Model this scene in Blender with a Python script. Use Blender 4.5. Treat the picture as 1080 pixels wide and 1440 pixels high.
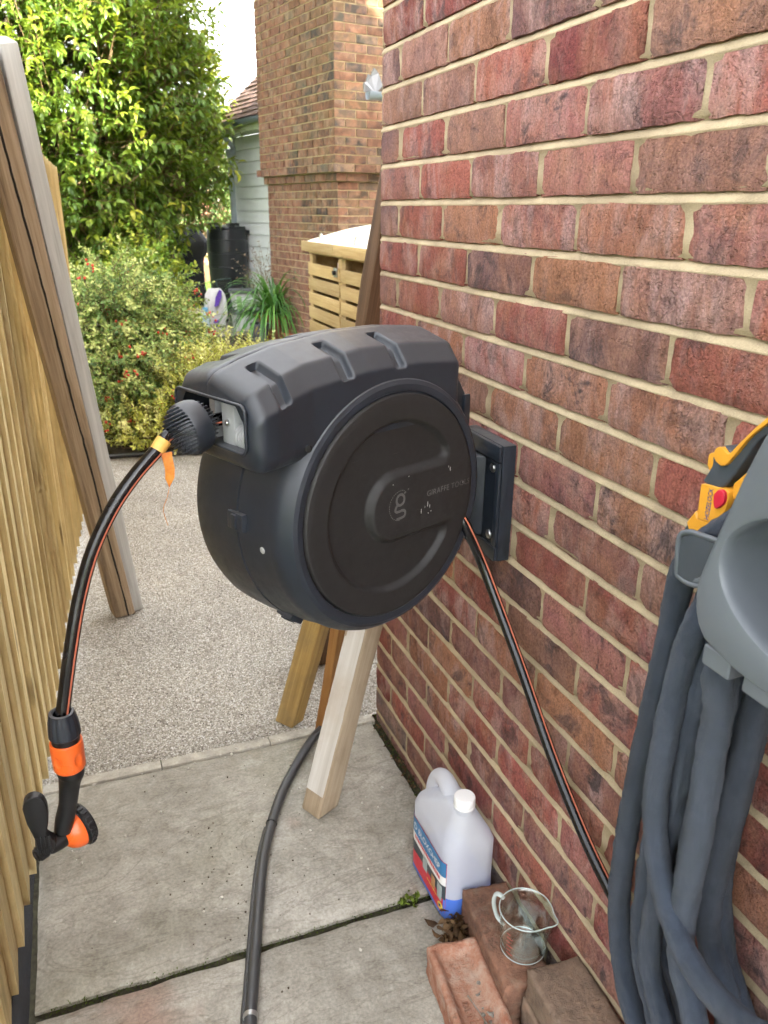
import bpy, bmesh, math, random
import numpy as np
from mathutils import Vector, Matrix, noise as mnoise

sc = bpy.context.scene
for o in list(bpy.data.objects):
    bpy.data.objects.remove(o)
COL = sc.collection
random.seed(7)
rs = np.random.RandomState(11)
R = math.radians

# ------------------------------------------------------------------ camera
cam_d = bpy.data.cameras.new('camera')
cam = bpy.data.objects.new('camera', cam_d)
COL.objects.link(cam)
YAW, PITCH, ROLL = R(21.2305), R(20.7538), R(0.6425)
_f = Vector((math.sin(YAW) * math.cos(PITCH), math.cos(YAW) * math.cos(PITCH), -math.sin(PITCH)))
_r = Vector((math.cos(YAW), -math.sin(YAW), 0))
_u = _r.cross(_f)
_r2 = _r * math.cos(ROLL) + _u * math.sin(ROLL)
_u2 = -_r * math.sin(ROLL) + _u * math.cos(ROLL)
CAMP = Vector((-0.679, -1.795, 1.3455))
cam.matrix_world = Matrix(((_r2.x, _u2.x, -_f.x, CAMP.x), (_r2.y, _u2.y, -_f.y, CAMP.y),
                           (_r2.z, _u2.z, -_f.z, CAMP.z), (0, 0, 0, 1)))
cam_d.sensor_fit = 'VERTICAL'
cam_d.sensor_height = 36.0
cam_d.sensor_width = 27.0
cam_d.lens = 36.0 * 1114.2 / 1440.0
cam_d.clip_start = 0.02
cam_d.clip_end = 500
cam_d.dof.use_dof = True
cam_d.dof.focus_distance = 1.25
cam_d.dof.aperture_fstop = 11.0
sc.camera = cam

# ------------------------------------------------------------------ light
SUN_EL, SUN_DIR = R(33), (0.60, -0.80)          # towards the sun: behind the camera, to the right
world = bpy.data.worlds.new('World')
sc.world = world
world.use_nodes = True
wn = world.node_tree
wn.nodes.clear()
w_out = wn.nodes.new('ShaderNodeOutputWorld')
w_bg = wn.nodes.new('ShaderNodeBackground')
w_sky = wn.nodes.new('ShaderNodeTexSky')
w_sky.sky_type = 'NISHITA'
w_sky.sun_disc = False
w_sky.sun_elevation = SUN_EL
w_sky.sun_rotation = math.atan2(SUN_DIR[0], SUN_DIR[1])
w_sky.dust_density = 4.0
w_sky.air_density = 1.0
w_hs = wn.nodes.new('ShaderNodeHueSaturation')
w_hs.inputs['Saturation'].default_value = 0.12   # thin white cloud
wn.links.new(w_sky.outputs[0], w_hs.inputs['Color'])
wn.links.new(w_hs.outputs[0], w_bg.inputs['Color'])
w_bg.inputs['Strength'].default_value = 0.15
wn.links.new(w_bg.outputs[0], w_out.inputs['Surface'])

sun_d = bpy.data.lights.new('sun', 'SUN')
sun_d.energy = 4.6
sun_d.angle = R(0.6)
sun_d.color = (1.0, 0.93, 0.80)
sun = bpy.data.objects.new('sun', sun_d)
COL.objects.link(sun)
_s = Vector((SUN_DIR[0] * math.cos(SUN_EL), SUN_DIR[1] * math.cos(SUN_EL), math.sin(SUN_EL)))
sun.rotation_euler = _s.to_track_quat('Z', 'Y').to_euler()
sun.location = (6, -8, 12)

sc.view_settings.view_transform = 'Standard'
sc.view_settings.look = 'None'
sc.view_settings.exposure = 3.32
sc.view_settings.gamma = 1.0
sc.view_settings.use_curve_mapping = False
sc.cycles.max_bounces = 8
sc.cycles.diffuse_bounces = 4
sc.cycles.glossy_bounces = 3
sc.cycles.use_adaptive_sampling = True
sc.cycles.adaptive_threshold = 0.035
sc.cycles.adaptive_min_samples = 12
sc.cycles.transparent_max_bounces = 12

# ------------------------------------------------------------------ helpers
def nd(nt, typ, ins=None, **at):
    n = nt.nodes.new(typ)
    for k, v in at.items():
        setattr(n, k, v)
    for k, v in (ins or {}).items():
        s = n.inputs[k]
        if hasattr(v, 'is_output'):
            nt.links.new(v, s)
        else:
            s.default_value = v
    return n

def c4(c):
    return (c[0], c[1], c[2], 1.0)

def nz(nt, vec, scale, detail=3.0, rough=0.55, dist=0.0):
    n = nd(nt, 'ShaderNodeTexNoise', {'Scale': scale, 'Detail': detail, 'Roughness': rough, 'Distortion': dist})
    if vec is not None:
        nt.links.new(vec, n.inputs['Vector'])
    return n.outputs['Fac']

def vor(nt, vec, scale, feature='F1', out='Distance', rnd=1.0):
    n = nd(nt, 'ShaderNodeTexVoronoi', {'Scale': scale, 'Randomness': rnd}, feature=feature)
    if vec is not None:
        nt.links.new(vec, n.inputs['Vector'])
    return n.outputs[out]

def ramp(nt, fac, pts, interp='LINEAR'):
    n = nt.nodes.new('ShaderNodeValToRGB')
    n.color_ramp.interpolation = interp
    el = n.color_ramp.elements
    while len(el) < len(pts):
        el.new(0.5)
    for e, (p, c) in zip(el, pts):
        e.position = p
        e.color = c4(c) if not isinstance(c, (int, float)) else (c, c, c, 1)
    nt.links.new(fac, n.inputs[0])
    return n.outputs[0]

def mx(nt, fac, a, b, mode='MIX'):
    n = nt.nodes.new('ShaderNodeMix')
    n.data_type = 'RGBA'
    n.blend_type = mode
    for s, v in ((n.inputs[0], fac), (n.inputs[6], a), (n.inputs[7], b)):
        if hasattr(v, 'is_output'):
            nt.links.new(v, s)
        elif isinstance(v, (int, float)):
            s.default_value = v
        else:
            s.default_value = c4(v)
    return n.outputs[2]

def mt(nt, op, a, b=0.0, c=None, clamp=False):
    n = nt.nodes.new('ShaderNodeMath')
    n.operation = op
    n.use_clamp = clamp
    for i, v in enumerate((a, b, c)):
        if v is None:
            continue
        if hasattr(v, 'is_output'):
            nt.links.new(v, n.inputs[i])
        else:
            n.inputs[i].default_value = v
    return n.outputs[0]

def mapping(nt, vec, scale=(1, 1, 1), loc=(0, 0, 0), rot=(0, 0, 0)):
    n = nd(nt, 'ShaderNodeMapping', {'Scale': scale, 'Location': loc, 'Rotation': rot})
    nt.links.new(vec, n.inputs['Vector'])
    return n.outputs[0]

def bump(nt, h, strength=0.5, dist=0.002, normal=None):
    n = nd(nt, 'ShaderNodeBump', {'Strength': strength, 'Distance': dist, 'Height': h})
    if normal is not None:
        nt.links.new(normal, n.inputs['Normal'])
    return n.outputs[0]

def new_mat(name):
    m = bpy.data.materials.new(name)
    m.use_nodes = True
    nt = m.node_tree
    nt.nodes.clear()
    out = nt.nodes.new('ShaderNodeOutputMaterial')
    p = nt.nodes.new('ShaderNodeBsdfPrincipled')
    nt.links.new(p.outputs[0], out.inputs[0])
    return m, nt, p, out

def setp(nt, p, **kw):
    names = {'color': 'Base Color', 'rough': 'Roughness', 'metal': 'Metallic', 'normal': 'Normal', 'spec': 'Specular IOR Level',
             'trans': 'Transmission Weight', 'ior': 'IOR', 'alpha': 'Alpha', 'coat': 'Coat Weight', 'sheen': 'Sheen Weight'}
    for k, v in kw.items():
        s = p.inputs[names[k]]
        if hasattr(v, 'is_output'):
            nt.links.new(v, s)
        elif k == 'color':
            s.default_value = c4(v)
        else:
            s.default_value = v

def objvec(nt, seed=True, amt=31.0):
    tc = nt.nodes.new('ShaderNodeTexCoord')
    if not seed:
        return tc.outputs['Object']
    oi = nt.nodes.new('ShaderNodeObjectInfo')
    k = mt(nt, 'MULTIPLY', oi.outputs['Random'], amt)
    a = nd(nt, 'ShaderNodeVectorMath', operation='ADD')
    nt.links.new(tc.outputs['Object'], a.inputs[0])
    nt.links.new(k, a.inputs[1])
    return a.outputs[0]

def m_plain(name, col, rough=0.5, var=0.25, scale=30.0, bump_s=0.1, bump_d=0.0005, metal=0.0, spec=0.5, bscale=None):
    """a plain material with mottling and fine relief"""
    m, nt, p, out = new_mat(name)
    v = objvec(nt)
    n = nz(nt, v, scale, 5, 0.6)
    n2 = nz(nt, v, scale * 7, 3, 0.6)
    f = mt(nt, 'ADD', mt(nt, 'MULTIPLY', n, 0.7), mt(nt, 'MULTIPLY', n2, 0.3))
    dark = tuple(x * (1 - var) for x in col)
    lite = tuple(min(1, x * (1 + var)) for x in col)
    setp(nt, p, color=ramp(nt, f, [(0.32, dark), (0.68, lite)]), metal=metal, spec=spec,
         rough=ramp(nt, n, [(0.3, max(0.03, rough - 0.1)), (0.7, min(1, rough + 0.1))]),
         normal=bump(nt, nz(nt, v, bscale or scale * 9, 3, 0.6), bump_s, bump_d))
    return m

def m_wood(name, c_dark, c_mid, c_lite, axis=2, rough=0.75, grain=60.0, knots=True, bump_s=0.5, dirt=None):
    m, nt, p, out = new_mat(name)
    v = objvec(nt)
    sc_ = [grain, grain, grain]
    sc_[axis] = grain * 0.045
    g = mapping(nt, v, tuple(sc_))
    n1 = nz(nt, g, 1.0, 6, 0.65, 0.6)
    sc2 = [9, 9, 9]
    sc2[axis] = 0.9
    n2 = nz(nt, mapping(nt, v, tuple(sc2)), 1.0, 4, 0.55, 1.2)
    fine = [grain * 6] * 3
    fine[axis] = grain * 0.12
    n3 = nz(nt, mapping(nt, v, tuple(fine)), 1.0, 2, 0.6)
    f = mt(nt, 'ADD', mt(nt, 'MULTIPLY', n1, 0.55), mt(nt, 'ADD', mt(nt, 'MULTIPLY', n2, 0.3), mt(nt, 'MULTIPLY', n3, 0.15)))
    col = ramp(nt, f, [(0.34, c_dark), (0.5, c_mid), (0.66, c_lite)])
    oi = nt.nodes.new('ShaderNodeObjectInfo')
    hv = nd(nt, 'ShaderNodeHueSaturation', {'Color': col, 'Value': mt(nt, 'MULTIPLY_ADD', oi.outputs['Random'], 0.35, 0.82)})
    col = hv.outputs[0]
    if knots:
        ks = [5.0, 5.0, 5.0]
        ks[axis] = 2.2
        kd = vor(nt, mapping(nt, v, tuple(ks)), 1.0)
        km = ramp(nt, kd, [(0.05, 1.0), (0.13, 0.0)])
        col = mx(nt, mt(nt, 'MULTIPLY', km, 0.7), col, tuple(x * 0.35 for x in c_dark))
    if dirt:
        dn = ramp(nt, nz(nt, v, 6.0, 5, 0.65), [(0.45, 0.0), (0.7, 1.0)])
        col = mx(nt, mt(nt, 'MULTIPLY', dn, 0.6), col, dirt)
    setp(nt, p, color=col, rough=rough, spec=0.3, normal=bump(nt, mt(nt, 'ADD', n1, mt(nt, 'MULTIPLY', n3, 0.6)), bump_s, 0.0012))
    return m

def mesh_of(name, verts, faces, mat=None, smooth=False):
    me = bpy.data.meshes.new(name)
    if isinstance(verts, np.ndarray):
        verts = verts.tolist()
    me.from_pydata(verts, [], faces)
    me.update()
    if smooth:
        me.shade_smooth()
    if mat is not None:
        if isinstance(mat, (list, tuple)):
            for m in mat:
                me.materials.append(m)
        else:
            me.materials.append(mat)
    return me

ROOTINV = {}

def thing(name, label, cat, loc=(0, 0, 0), rotz=0.0, group=None, kind=None):
    o = bpy.data.objects.new(name, None)
    COL.objects.link(o)
    o.empty_display_size = 0.1
    o.location = loc
    o.rotation_euler = (0, 0, rotz)
    tag(o, label, cat, group, kind)
    ROOTINV[o.name] = (Matrix.Translation(loc) @ Matrix.Rotation(rotz, 4, 'Z')).inverted()
    return o

def tag(o, label=None, cat=None, group=None, kind=None):
    if label:
        o['label'] = label
    if cat:
        o['category'] = cat
    if group:
        o['group'] = group
    if kind:
        o['kind'] = kind
    return o

def link(name, me, parent=None, world=True, loc=None, rot=None):
    o = bpy.data.objects.new(name, me)
    COL.objects.link(o)
    if parent is not None:
        o.parent = parent
        if world and parent.name in ROOTINV:
            o.matrix_parent_inverse = ROOTINV[parent.name]
    if loc is not None:
        o.location = loc
    if rot is not None:
        o.rotation_euler = rot
    return o

def mk(name, verts, faces, mat, parent=None, world=True, smooth=False, angle=None):
    me = mesh_of(name, verts, faces, mat, smooth)
    if angle is not None:
        me.shade_smooth()
        set_sharp(me, angle)
    return link(name, me, parent, world)

def set_sharp(me, angle):
    bm = bmesh.new()
    bm.from_mesh(me)
    a = R(angle)
    for e in bm.edges:
        e.smooth = not (len(e.link_faces) == 2 and e.calc_face_angle(0) > a)
    bm.to_mesh(me)
    bm.free()

def from_bm(name, bm, mat, parent=None, world=True, angle=30):
    bmesh.ops.recalc_face_normals(bm, faces=bm.faces)
    for f in bm.faces:
        f.smooth = True
    a = R(angle)
    for e in bm.edges:
        e.smooth = not (len(e.link_faces) == 2 and e.calc_face_angle(0) > a)
    me = bpy.data.meshes.new(name)
    bm.to_mesh(me)
    bm.free()
    me.materials.append(mat)
    return link(name, me, parent, world)

def bm_box(bm, x0, x1, y0, y1, z0, z1, bev=0.0, seg=2):
    M_ = Matrix.Translation(((x0 + x1) / 2, (y0 + y1) / 2, (z0 + z1) / 2)) @ Matrix.Diagonal((x1 - x0, y1 - y0, z1 - z0, 1))
    r = bmesh.ops.create_cube(bm, size=1.0, matrix=M_)
    if bev > 0:
        es = list({e for v in r['verts'] for e in v.link_edges})
        bmesh.ops.bevel(bm, geom=es, offset=bev, segments=seg, affect='EDGES', profile=0.6)
    return r

def box(name, x0, x1, y0, y1, z0, z1, mat, parent=None, world=True, bev=0.002, seg=2):
    bm = bmesh.new()
    bm_box(bm, x0, x1, y0, y1, z0, z1, bev, seg)
    return from_bm(name, bm, mat, parent, world)

def catmull(pts, n=8):
    P = [Vector(p) for p in pts]
    P = [P[0] * 2 - P[1]] + P + [P[-1] * 2 - P[-2]]
    out = []
    for i in range(1, len(P) - 2):
        for k in range(n):
            t = k / n
            a, b, c, d = P[i - 1], P[i], P[i + 1], P[i + 2]
            out.append(0.5 * ((2 * b) + (c - a) * t + (2 * a - 5 * b + 4 * c - d) * t * t + (3 * b - a - 3 * c + d) * t ** 3))
    out.append(P[-2])
    return out

def frames(pts, up=Vector((0, 0, 1))):
    T = []
    for i in range(len(pts)):
        a = pts[max(0, i - 1)]
        b = pts[min(len(pts) - 1, i + 1)]
        T.append((b - a).normalized())
    n = up - T[0] * up.dot(T[0])
    if n.length < 1e-3:
        n = Vector((1, 0, 0)) - T[0] * T[0].x
    n.normalize()
    F = []
    for t in T:
        n = (n - t * n.dot(t)).normalized()
        F.append((t, n, t.cross(n)))
    return F

def tube_data(pts, rad, seg=12, caps=True, flat=1.0, wob=None, up=Vector((0, 0, 1))):
    pts = [Vector(p) for p in pts]
    F = frames(pts, up)
    vs, fs = [], []
    for i, (p, (t, n, b)) in enumerate(zip(pts, F)):
        r = rad[i] if isinstance(rad, (list, tuple)) else rad
        for k in range(seg):
            a = 2 * math.pi * k / seg
            w = wob(i, a) if wob else 0.0
            vs.append(p + (n * math.cos(a) * flat + b * math.sin(a)) * (r + w))
    for i in range(len(pts) - 1):
        for k in range(seg):
            k2 = (k + 1) % seg
            fs.append((i * seg + k, i * seg + k2, (i + 1) * seg + k2, (i + 1) * seg + k))
    if caps:
        fs.append(tuple(reversed(range(seg))))
        fs.append(tuple(range((len(pts) - 1) * seg, len(pts) * seg)))
    return vs, fs

def tube(name, pts, rad, mat, parent=None, seg=12, world=True, n=8, smooth_path=True, **kw):
    P = catmull(pts, n) if smooth_path and len(pts) > 2 else [Vector(p) for p in pts]
    if isinstance(rad, (list, tuple)) and len(rad) != len(P):
        rad = list(np.interp(np.linspace(0, 1, len(P)), np.linspace(0, 1, len(rad)), rad))
    vs, fs = tube_data(P, rad, seg, **kw)
    return mk(name, vs, fs, mat, parent, world, angle=50)

def lathe_data(prof, seg=48, axis=1, close=True, a0=0.0, a1=2 * math.pi):
    """prof: list of (radius, along)"""
    vs, fs = [], []
    full = abs(a1 - a0 - 2 * math.pi) < 1e-6
    ns = seg if full else seg + 1
    for r, h in prof:
        for k in range(ns):
            a = a0 + (a1 - a0) * k / seg
            c, s = r * math.cos(a), r * math.sin(a)
            vs.append((c, h, s) if axis == 1 else ((c, s, h) if axis == 2 else (h, c, s)))
    for i in range(len(prof) - 1):
        for k in range(seg):
            k2 = (k + 1) % ns
            fs.append((i * ns + k, i * ns + k2, (i + 1) * ns + k2, (i + 1) * ns + k))
    if full and close:
        if prof[0][0] > 1e-5:
            fs.append(tuple(reversed(range(ns))))
        if prof[-1][0] > 1e-5:
            fs.append(tuple(range((len(prof) - 1) * ns, len(prof) * ns)))
    return vs, fs

def lathe(name, prof, mat, parent=None, seg=48, axis=1, world=False, M=None, angle=35, close=True):
    vs, fs = lathe_data(prof, seg, axis, close)
    if M is not None:
        vs = [M @ Vector(v) for v in vs]
    bm = bmesh.new()
    bv = [bm.verts.new(v) for v in vs]
    for f in fs:
        try:
            bm.faces.new([bv[i] for i in f])
        except ValueError:
            pass
    bmesh.ops.remove_doubles(bm, verts=bm.verts, dist=1e-6)
    return from_bm(name, bm, mat, parent, world, angle)

def text_mesh(s, size, depth=0.0003, align='CENTER', space=1.0):
    cu = bpy.data.curves.new('t', 'FONT')
    cu.body = s
    cu.size = size
    cu.extrude = depth
    cu.align_x = align
    cu.space_character = space
    cu.resolution_u = 3
    ob = bpy.data.objects.new('t', cu)
    COL.objects.link(ob)
    dg = bpy.context.evaluated_depsgraph_get()
    me = bpy.data.meshes.new_from_object(ob.evaluated_get(dg))
    bpy.data.objects.remove(ob)
    return me

def frame_at(origin, xaxis, yaxis):
    x = Vector(xaxis).normalized()
    z = x.cross(Vector(yaxis)).normalized()
    y = z.cross(x)
    return Matrix(((x.x, y.x, z.x, origin[0]), (x.y, y.y, z.y, origin[1]), (x.z, y.z, z.z, origin[2]), (0, 0, 0, 1)))

def ribbon(pts, w, zoff):
    """flat ribbon in the local XZ plane (y = zoff)"""
    vs, fs = [], []
    n = len(pts)
    for i in range(n):
        a = Vector(pts[max(0, i - 1)])
        b = Vector(pts[min(n - 1, i + 1)])
        d = (b - a).normalized()
        q = Vector((-d.y, d.x)) * w / 2
        p = Vector(pts[i])
        vs += [(p.x + q.x, zoff, p.y + q.y), (p.x - q.x, zoff, p.y - q.y)]
        if i:
            k = 2 * i
            fs.append((k - 2, k - 1, k + 1, k))
    return vs, fs

def extrude_poly(pts2, t0, t1, plane='YZ', bev=0.002):
    """closed outline extruded along the remaining axis, bevelled -> bmesh"""
    bm = bmesh.new()
    def P(a, b, c):
        return (c, a, b) if plane == 'YZ' else ((a, c, b) if plane == 'XZ' else (a, b, c))
    lo = [bm.verts.new(P(a, b, t0)) for a, b in pts2]
    hi = [bm.verts.new(P(a, b, t1)) for a, b in pts2]
    bm.faces.new(list(reversed(lo)))
    bm.faces.new(hi)
    n = len(pts2)
    for i in range(n):
        j = (i + 1) % n
        bm.faces.new((lo[i], lo[j], hi[j], hi[i]))
    bmesh.ops.recalc_face_normals(bm, faces=bm.faces)
    if bev > 0:
        es = [e for e in bm.edges if e.calc_face_angle(0) > R(40)]
        bmesh.ops.bevel(bm, geom=es, offset=bev, segments=3, affect='EDGES', profile=0.6, clamp_overlap=True)
    return bm

# ================================================================== materials of the setting
def m_brick(name, near=True):
    m, nt, p, out = new_mat(name)
    oi = nt.nodes.new('ShaderNodeObjectInfo')
    v = objvec(nt)
    rnd = oi.outputs['Random']
    base = oi.outputs['Color']
    rnd2 = mt(nt, 'FRACT', mt(nt, 'MULTIPLY', rnd, 17.3))
    st = mapping(nt, v, (1, 21, 9))
    streak = nz(nt, st, 1.0, 4, 0.6, 0.4)
    n1 = nz(nt, v, 11.0, 5, 0.6, 0.5)
    col = mx(nt, mt(nt, 'MULTIPLY', ramp(nt, n1, [(0.42, 0.0), (0.66, 1.0)]), 0.6), base, (0.34, 0.155, 0.085))
    bl = ramp(nt, mt(nt, 'ADD', mt(nt, 'MULTIPLY', streak, 0.65), mt(nt, 'MULTIPLY', n1, 0.35)), [(0.46, 0.0), (0.62, 1.0)])
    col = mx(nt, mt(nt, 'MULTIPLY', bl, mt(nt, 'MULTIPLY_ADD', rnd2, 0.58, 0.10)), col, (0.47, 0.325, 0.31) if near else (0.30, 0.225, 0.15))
    n3 = nz(nt, v, 15.0, 5, 0.7, 0.8)
    dk = ramp(nt, mt(nt, 'ADD', n3, mt(nt, 'MULTIPLY', mt(nt, 'SUBTRACT', streak, 0.5), 0.4)), [(0.54, 0.0), (0.66, 1.0)])
    col = mx(nt, mt(nt, 'MULTIPLY', dk, mt(nt, 'MULTIPLY_ADD', rnd, 0.6, 0.28)), col, (0.055, 0.042, 0.045))
    sp = nz(nt, v, 260.0, 3, 0.7)
    col = mx(nt, 1.0, col, ramp(nt, sp, [(0.3, 0.62), (0.7, 1.32)]), 'MULTIPLY')
    if near:
        # pale mortar smears on the arrises, limewash speckles
        sm = ramp(nt, nz(nt, v, 34.0, 6, 0.75, 1.0), [(0.68, 0.0), (0.76, 1.0)])
        col = mx(nt, mt(nt, 'MULTIPLY', sm, 0.35), col, (0.48, 0.38, 0.30))
        cr = vor(nt, mapping(nt, mx(nt, 0.12, v, nd(nt, 'ShaderNodeTexNoise', {'Scale': 30.0, 'Detail': 4.0, 'Vector': v}).outputs['Color']), (1, 26, 15)), 1.0, 'DISTANCE_TO_EDGE')
        crm = ramp(nt, cr, [(0.0, 0.0), (0.10, 1.0)])
        fold = nz(nt, mapping(nt, v, (1, 46, 22)), 1.0, 5, 0.72, 0.6)
        pit = ramp(nt, nz(nt, v, 120.0, 2, 0.7), [(0.28, 0.0), (0.42, 1.0)])
        zone = mt(nt, 'MULTIPLY', ramp(nt, nz(nt, v, 10.0, 1), [(0.50, 0.0), (0.66, 1.0)]), mt(nt, 'GREATER_THAN', rnd2, 0.45))
        h = mt(nt, 'ADD', mt(nt, 'MULTIPLY', fold, 1.3), mt(nt, 'ADD', mt(nt, 'MULTIPLY', nz(nt, v, 380.0, 2, 0.75), 0.65),
               mt(nt, 'ADD', mt(nt, 'MULTIPLY', pit, 0.55), mt(nt, 'MULTIPLY', mt(nt, 'MULTIPLY', crm, zone), 0.35))))
        col = mx(nt, mt(nt, 'MULTIPLY', mt(nt, 'MULTIPLY', mt(nt, 'SUBTRACT', 1.0, crm), zone), 0.45), col, (0.05, 0.03, 0.03))
        col = mx(nt, 1.0, col, ramp(nt, fold, [(0.30, 0.55), (0.45, 0.95), (0.70, 1.15)]), 'MULTIPLY')
        nrm = bump(nt, h, 1.0, 0.0060)
    else:
        nrm = bump(nt, mt(nt, 'ADD', n3, sp), 0.6, 0.003)
    setp(nt, p, color=col, rough=0.92, spec=0.25, normal=nrm)
    return m

def m_mortar(name, c=(0.48, 0.385, 0.250)):
    m, nt, p, out = new_mat(name)
    v = objvec(nt, False)
    n1 = nz(nt, v, 14.0, 5, 0.6)
    n2 = nz(nt, v, 420.0, 3, 0.7)
    n3 = nz(nt, v, 3.0, 4, 0.6)
    col = ramp(nt, mt(nt, 'ADD', mt(nt, 'MULTIPLY', n1, 0.6), mt(nt, 'MULTIPLY', n2, 0.4)),
               [(0.3, tuple(x * 0.62 for x in c)), (0.52, c), (0.72, tuple(min(1, x * 1.25) for x in c))])
    col = mx(nt, mt(nt, 'MULTIPLY', ramp(nt, n3, [(0.45, 0.0), (0.68, 1.0)]), 0.55), col, (0.25, 0.19, 0.12))
    sand = vor(nt, v, 700.0)
    h = mt(nt, 'ADD', mt(nt, 'MULTIPLY', n2, 0.7), mt(nt, 'ADD', mt(nt, 'MULTIPLY', sand, 0.5), n1))
    setp(nt, p, color=col, rough=0.95, spec=0.2, normal=bump(nt, h, 0.8, 0.0022))
    return m

def m_brick_sheet(name):
    m, nt, p, out = new_mat(name)
    v = objvec(nt, False)
    sw = nd(nt, 'ShaderNodeSeparateXYZ')
    nt.links.new(v, sw.inputs[0])
    cb = nd(nt, 'ShaderNodeCombineXYZ')
    nt.links.new(mt(nt, 'ADD', sw.outputs[0], sw.outputs[1]), cb.inputs[0])
    nt.links.new(sw.outputs[2], cb.inputs[1])
    b = nd(nt, 'ShaderNodeTexBrick', {'Color1': (0.27, 0.10, 0.075, 1), 'Color2': (0.16, 0.075, 0.06, 1), 'Mortar': (0.45, 0.35, 0.2, 1), 'Scale': 1.0,
                                     'Mortar Size': 0.005, 'Brick Width': 0.225, 'Row Height': 0.075})
    nt.links.new(cb.outputs[0], b.inputs['Vector'])
    setp(nt, p, color=b.outputs['Color'], rough=0.9, spec=0.2, normal=bump(nt, b.outputs['Fac'], -0.6, 0.004))
    return m

M_BRICK = m_brick('brick_face')
M_BRICKFAR = m_brick('brick_face_far', False)
M_MORTAR = m_mortar('mortar')
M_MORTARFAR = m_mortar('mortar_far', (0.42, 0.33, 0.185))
M_BRICKSHEET = m_brick_sheet('brick_sheet')

def m_gravel():
    m, nt, p, out = new_mat('resin_gravel')
    v = objvec(nt, False)
    d = vor(nt, v, 215.0)
    cc = vor(nt, v, 215.0, 'F1', 'Color')
    sp = nd(nt, 'ShaderNodeSeparateColor')
    nt.links.new(cc, sp.inputs[0])
    g = ramp(nt, sp.outputs[0], [(0.0, (0.25, 0.225, 0.185)), (0.25, (0.39, 0.36, 0.305)), (0.5, (0.49, 0.46, 0.395)), (0.8, (0.58, 0.55, 0.485)), (1.0, (0.74, 0.72, 0.675))])
    gap = ramp(nt, d, [(0.38, 0.0), (0.62, 1.0)])
    col = mx(nt, mt(nt, 'MULTIPLY', gap, 0.62), g, (0.17, 0.145, 0.11))
    big = nz(nt, v, 2.2, 5, 0.6)
    col = mx(nt, 1.0, col, ramp(nt, big, [(0.3, 0.80), (0.7, 1.13)]), 'MULTIPLY')
    br = ramp(nt, nz(nt, v, 4.0, 4, 0.6), [(0.62, 0.0), (0.74, 1.0)])
    col = mx(nt, mt(nt, 'MULTIPLY', br, 0.25), col, (0.22, 0.16, 0.09))
    h = mt(nt, 'SUBTRACT', 1.0, d)
    setp(nt, p, color=col, rough=0.75, spec=0.35, normal=bump(nt, mt(nt, 'ADD', h, mt(nt, 'MULTIPLY', nz(nt, v, 500.0, 2), 0.2)), 1.0, 0.004))
    return m

def m_slab():
    m, nt, p, out = new_mat('sandstone_slab')
    v = objvec(nt)
    n1 = nz(nt, v, 3.2, 6, 0.62, 0.6)
    n2 = nz(nt, v, 22.0, 6, 0.65, 0.4)
    n3 = nz(nt, v, 160.0, 4, 0.7)
    col = ramp(nt, mt(nt, 'ADD', mt(nt, 'MULTIPLY', n1, 0.55), mt(nt, 'MULTIPLY', n2, 0.45)),
               [(0.34, (0.215, 0.196, 0.160)), (0.47, (0.305, 0.285, 0.240)), (0.56, (0.375, 0.352, 0.302)), (0.68, (0.48, 0.457, 0.405))])
    gr = ramp(nt, nz(nt, v, 2.4, 3, 0.5), [(0.5, 0.0), (0.68, 1.0)])
    col = mx(nt, mt(nt, 'MULTIPLY', gr, 0.30), col, (0.21, 0.205, 0.125))
    rd = ramp(nt, nz(nt, mapping(nt, v, (1, 1, 1), (3.3, 1.7, 0)), 3.0, 4, 0.6), [(0.6, 0.0), (0.74, 1.0)])
    col = mx(nt, mt(nt, 'MULTIPLY', rd, 0.5), col, (0.33, 0.17, 0.12))
    wh = ramp(nt, nz(nt, mapping(nt, v, (1, 1, 1), (7.3, 4.7, 0)), 7.0, 6, 0.7), [(0.6, 0.0), (0.72, 1.0)])
    col = mx(nt, mt(nt, 'MULTIPLY', wh, 0.4), col, (0.52, 0.505, 0.46))
    vein = nz(nt, mapping(nt, v, (2.5, 7, 1)), 1.0, 5, 0.6, 2.5)
    vm = ramp(nt, mt(nt, 'ABSOLUTE', mt(nt, 'SUBTRACT', vein, 0.5)), [(0.0, 1.0), (0.02, 0.0)])
    col = mx(nt, mt(nt, 'MULTIPLY', vm, 0.35), col, (0.10, 0.085, 0.06))
    col = mx(nt, 1.0, col, ramp(nt, n3, [(0.3, 0.76), (0.7, 1.22)]), 'MULTIPLY')
    h = mt(nt, 'ADD', mt(nt, 'MULTIPLY', nz(nt, v, 9.0, 6, 0.6), 1.5), mt(nt, 'ADD', mt(nt, 'MULTIPLY', n2, 0.5), mt(nt, 'MULTIPLY', n3, 0.12)))
    setp(nt, p, color=col, rough=ramp(nt, n2, [(0.3, 0.55), (0.7, 0.8)]), spec=0.35, normal=bump(nt, h, 0.7, 0.006))
    return m

def m_earth(name, a, b, c, scale=40.0, rough=0.95):
    m, nt, p, out = new_mat(name)
    v = objvec(nt, False)
    n1 = nz(nt, v, scale, 7, 0.7)
    n2 = nz(nt, v, scale / 9, 4, 0.6)
    col = ramp(nt, mt(nt, 'ADD', mt(nt, 'MULTIPLY', n1, 0.6), mt(nt, 'MULTIPLY', n2, 0.4)), [(0.35, a), (0.5, b), (0.68, c)])
    setp(nt, p, color=col, rough=rough, spec=0.2, normal=bump(nt, n1, 1.0, 0.012))
    return m

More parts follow.
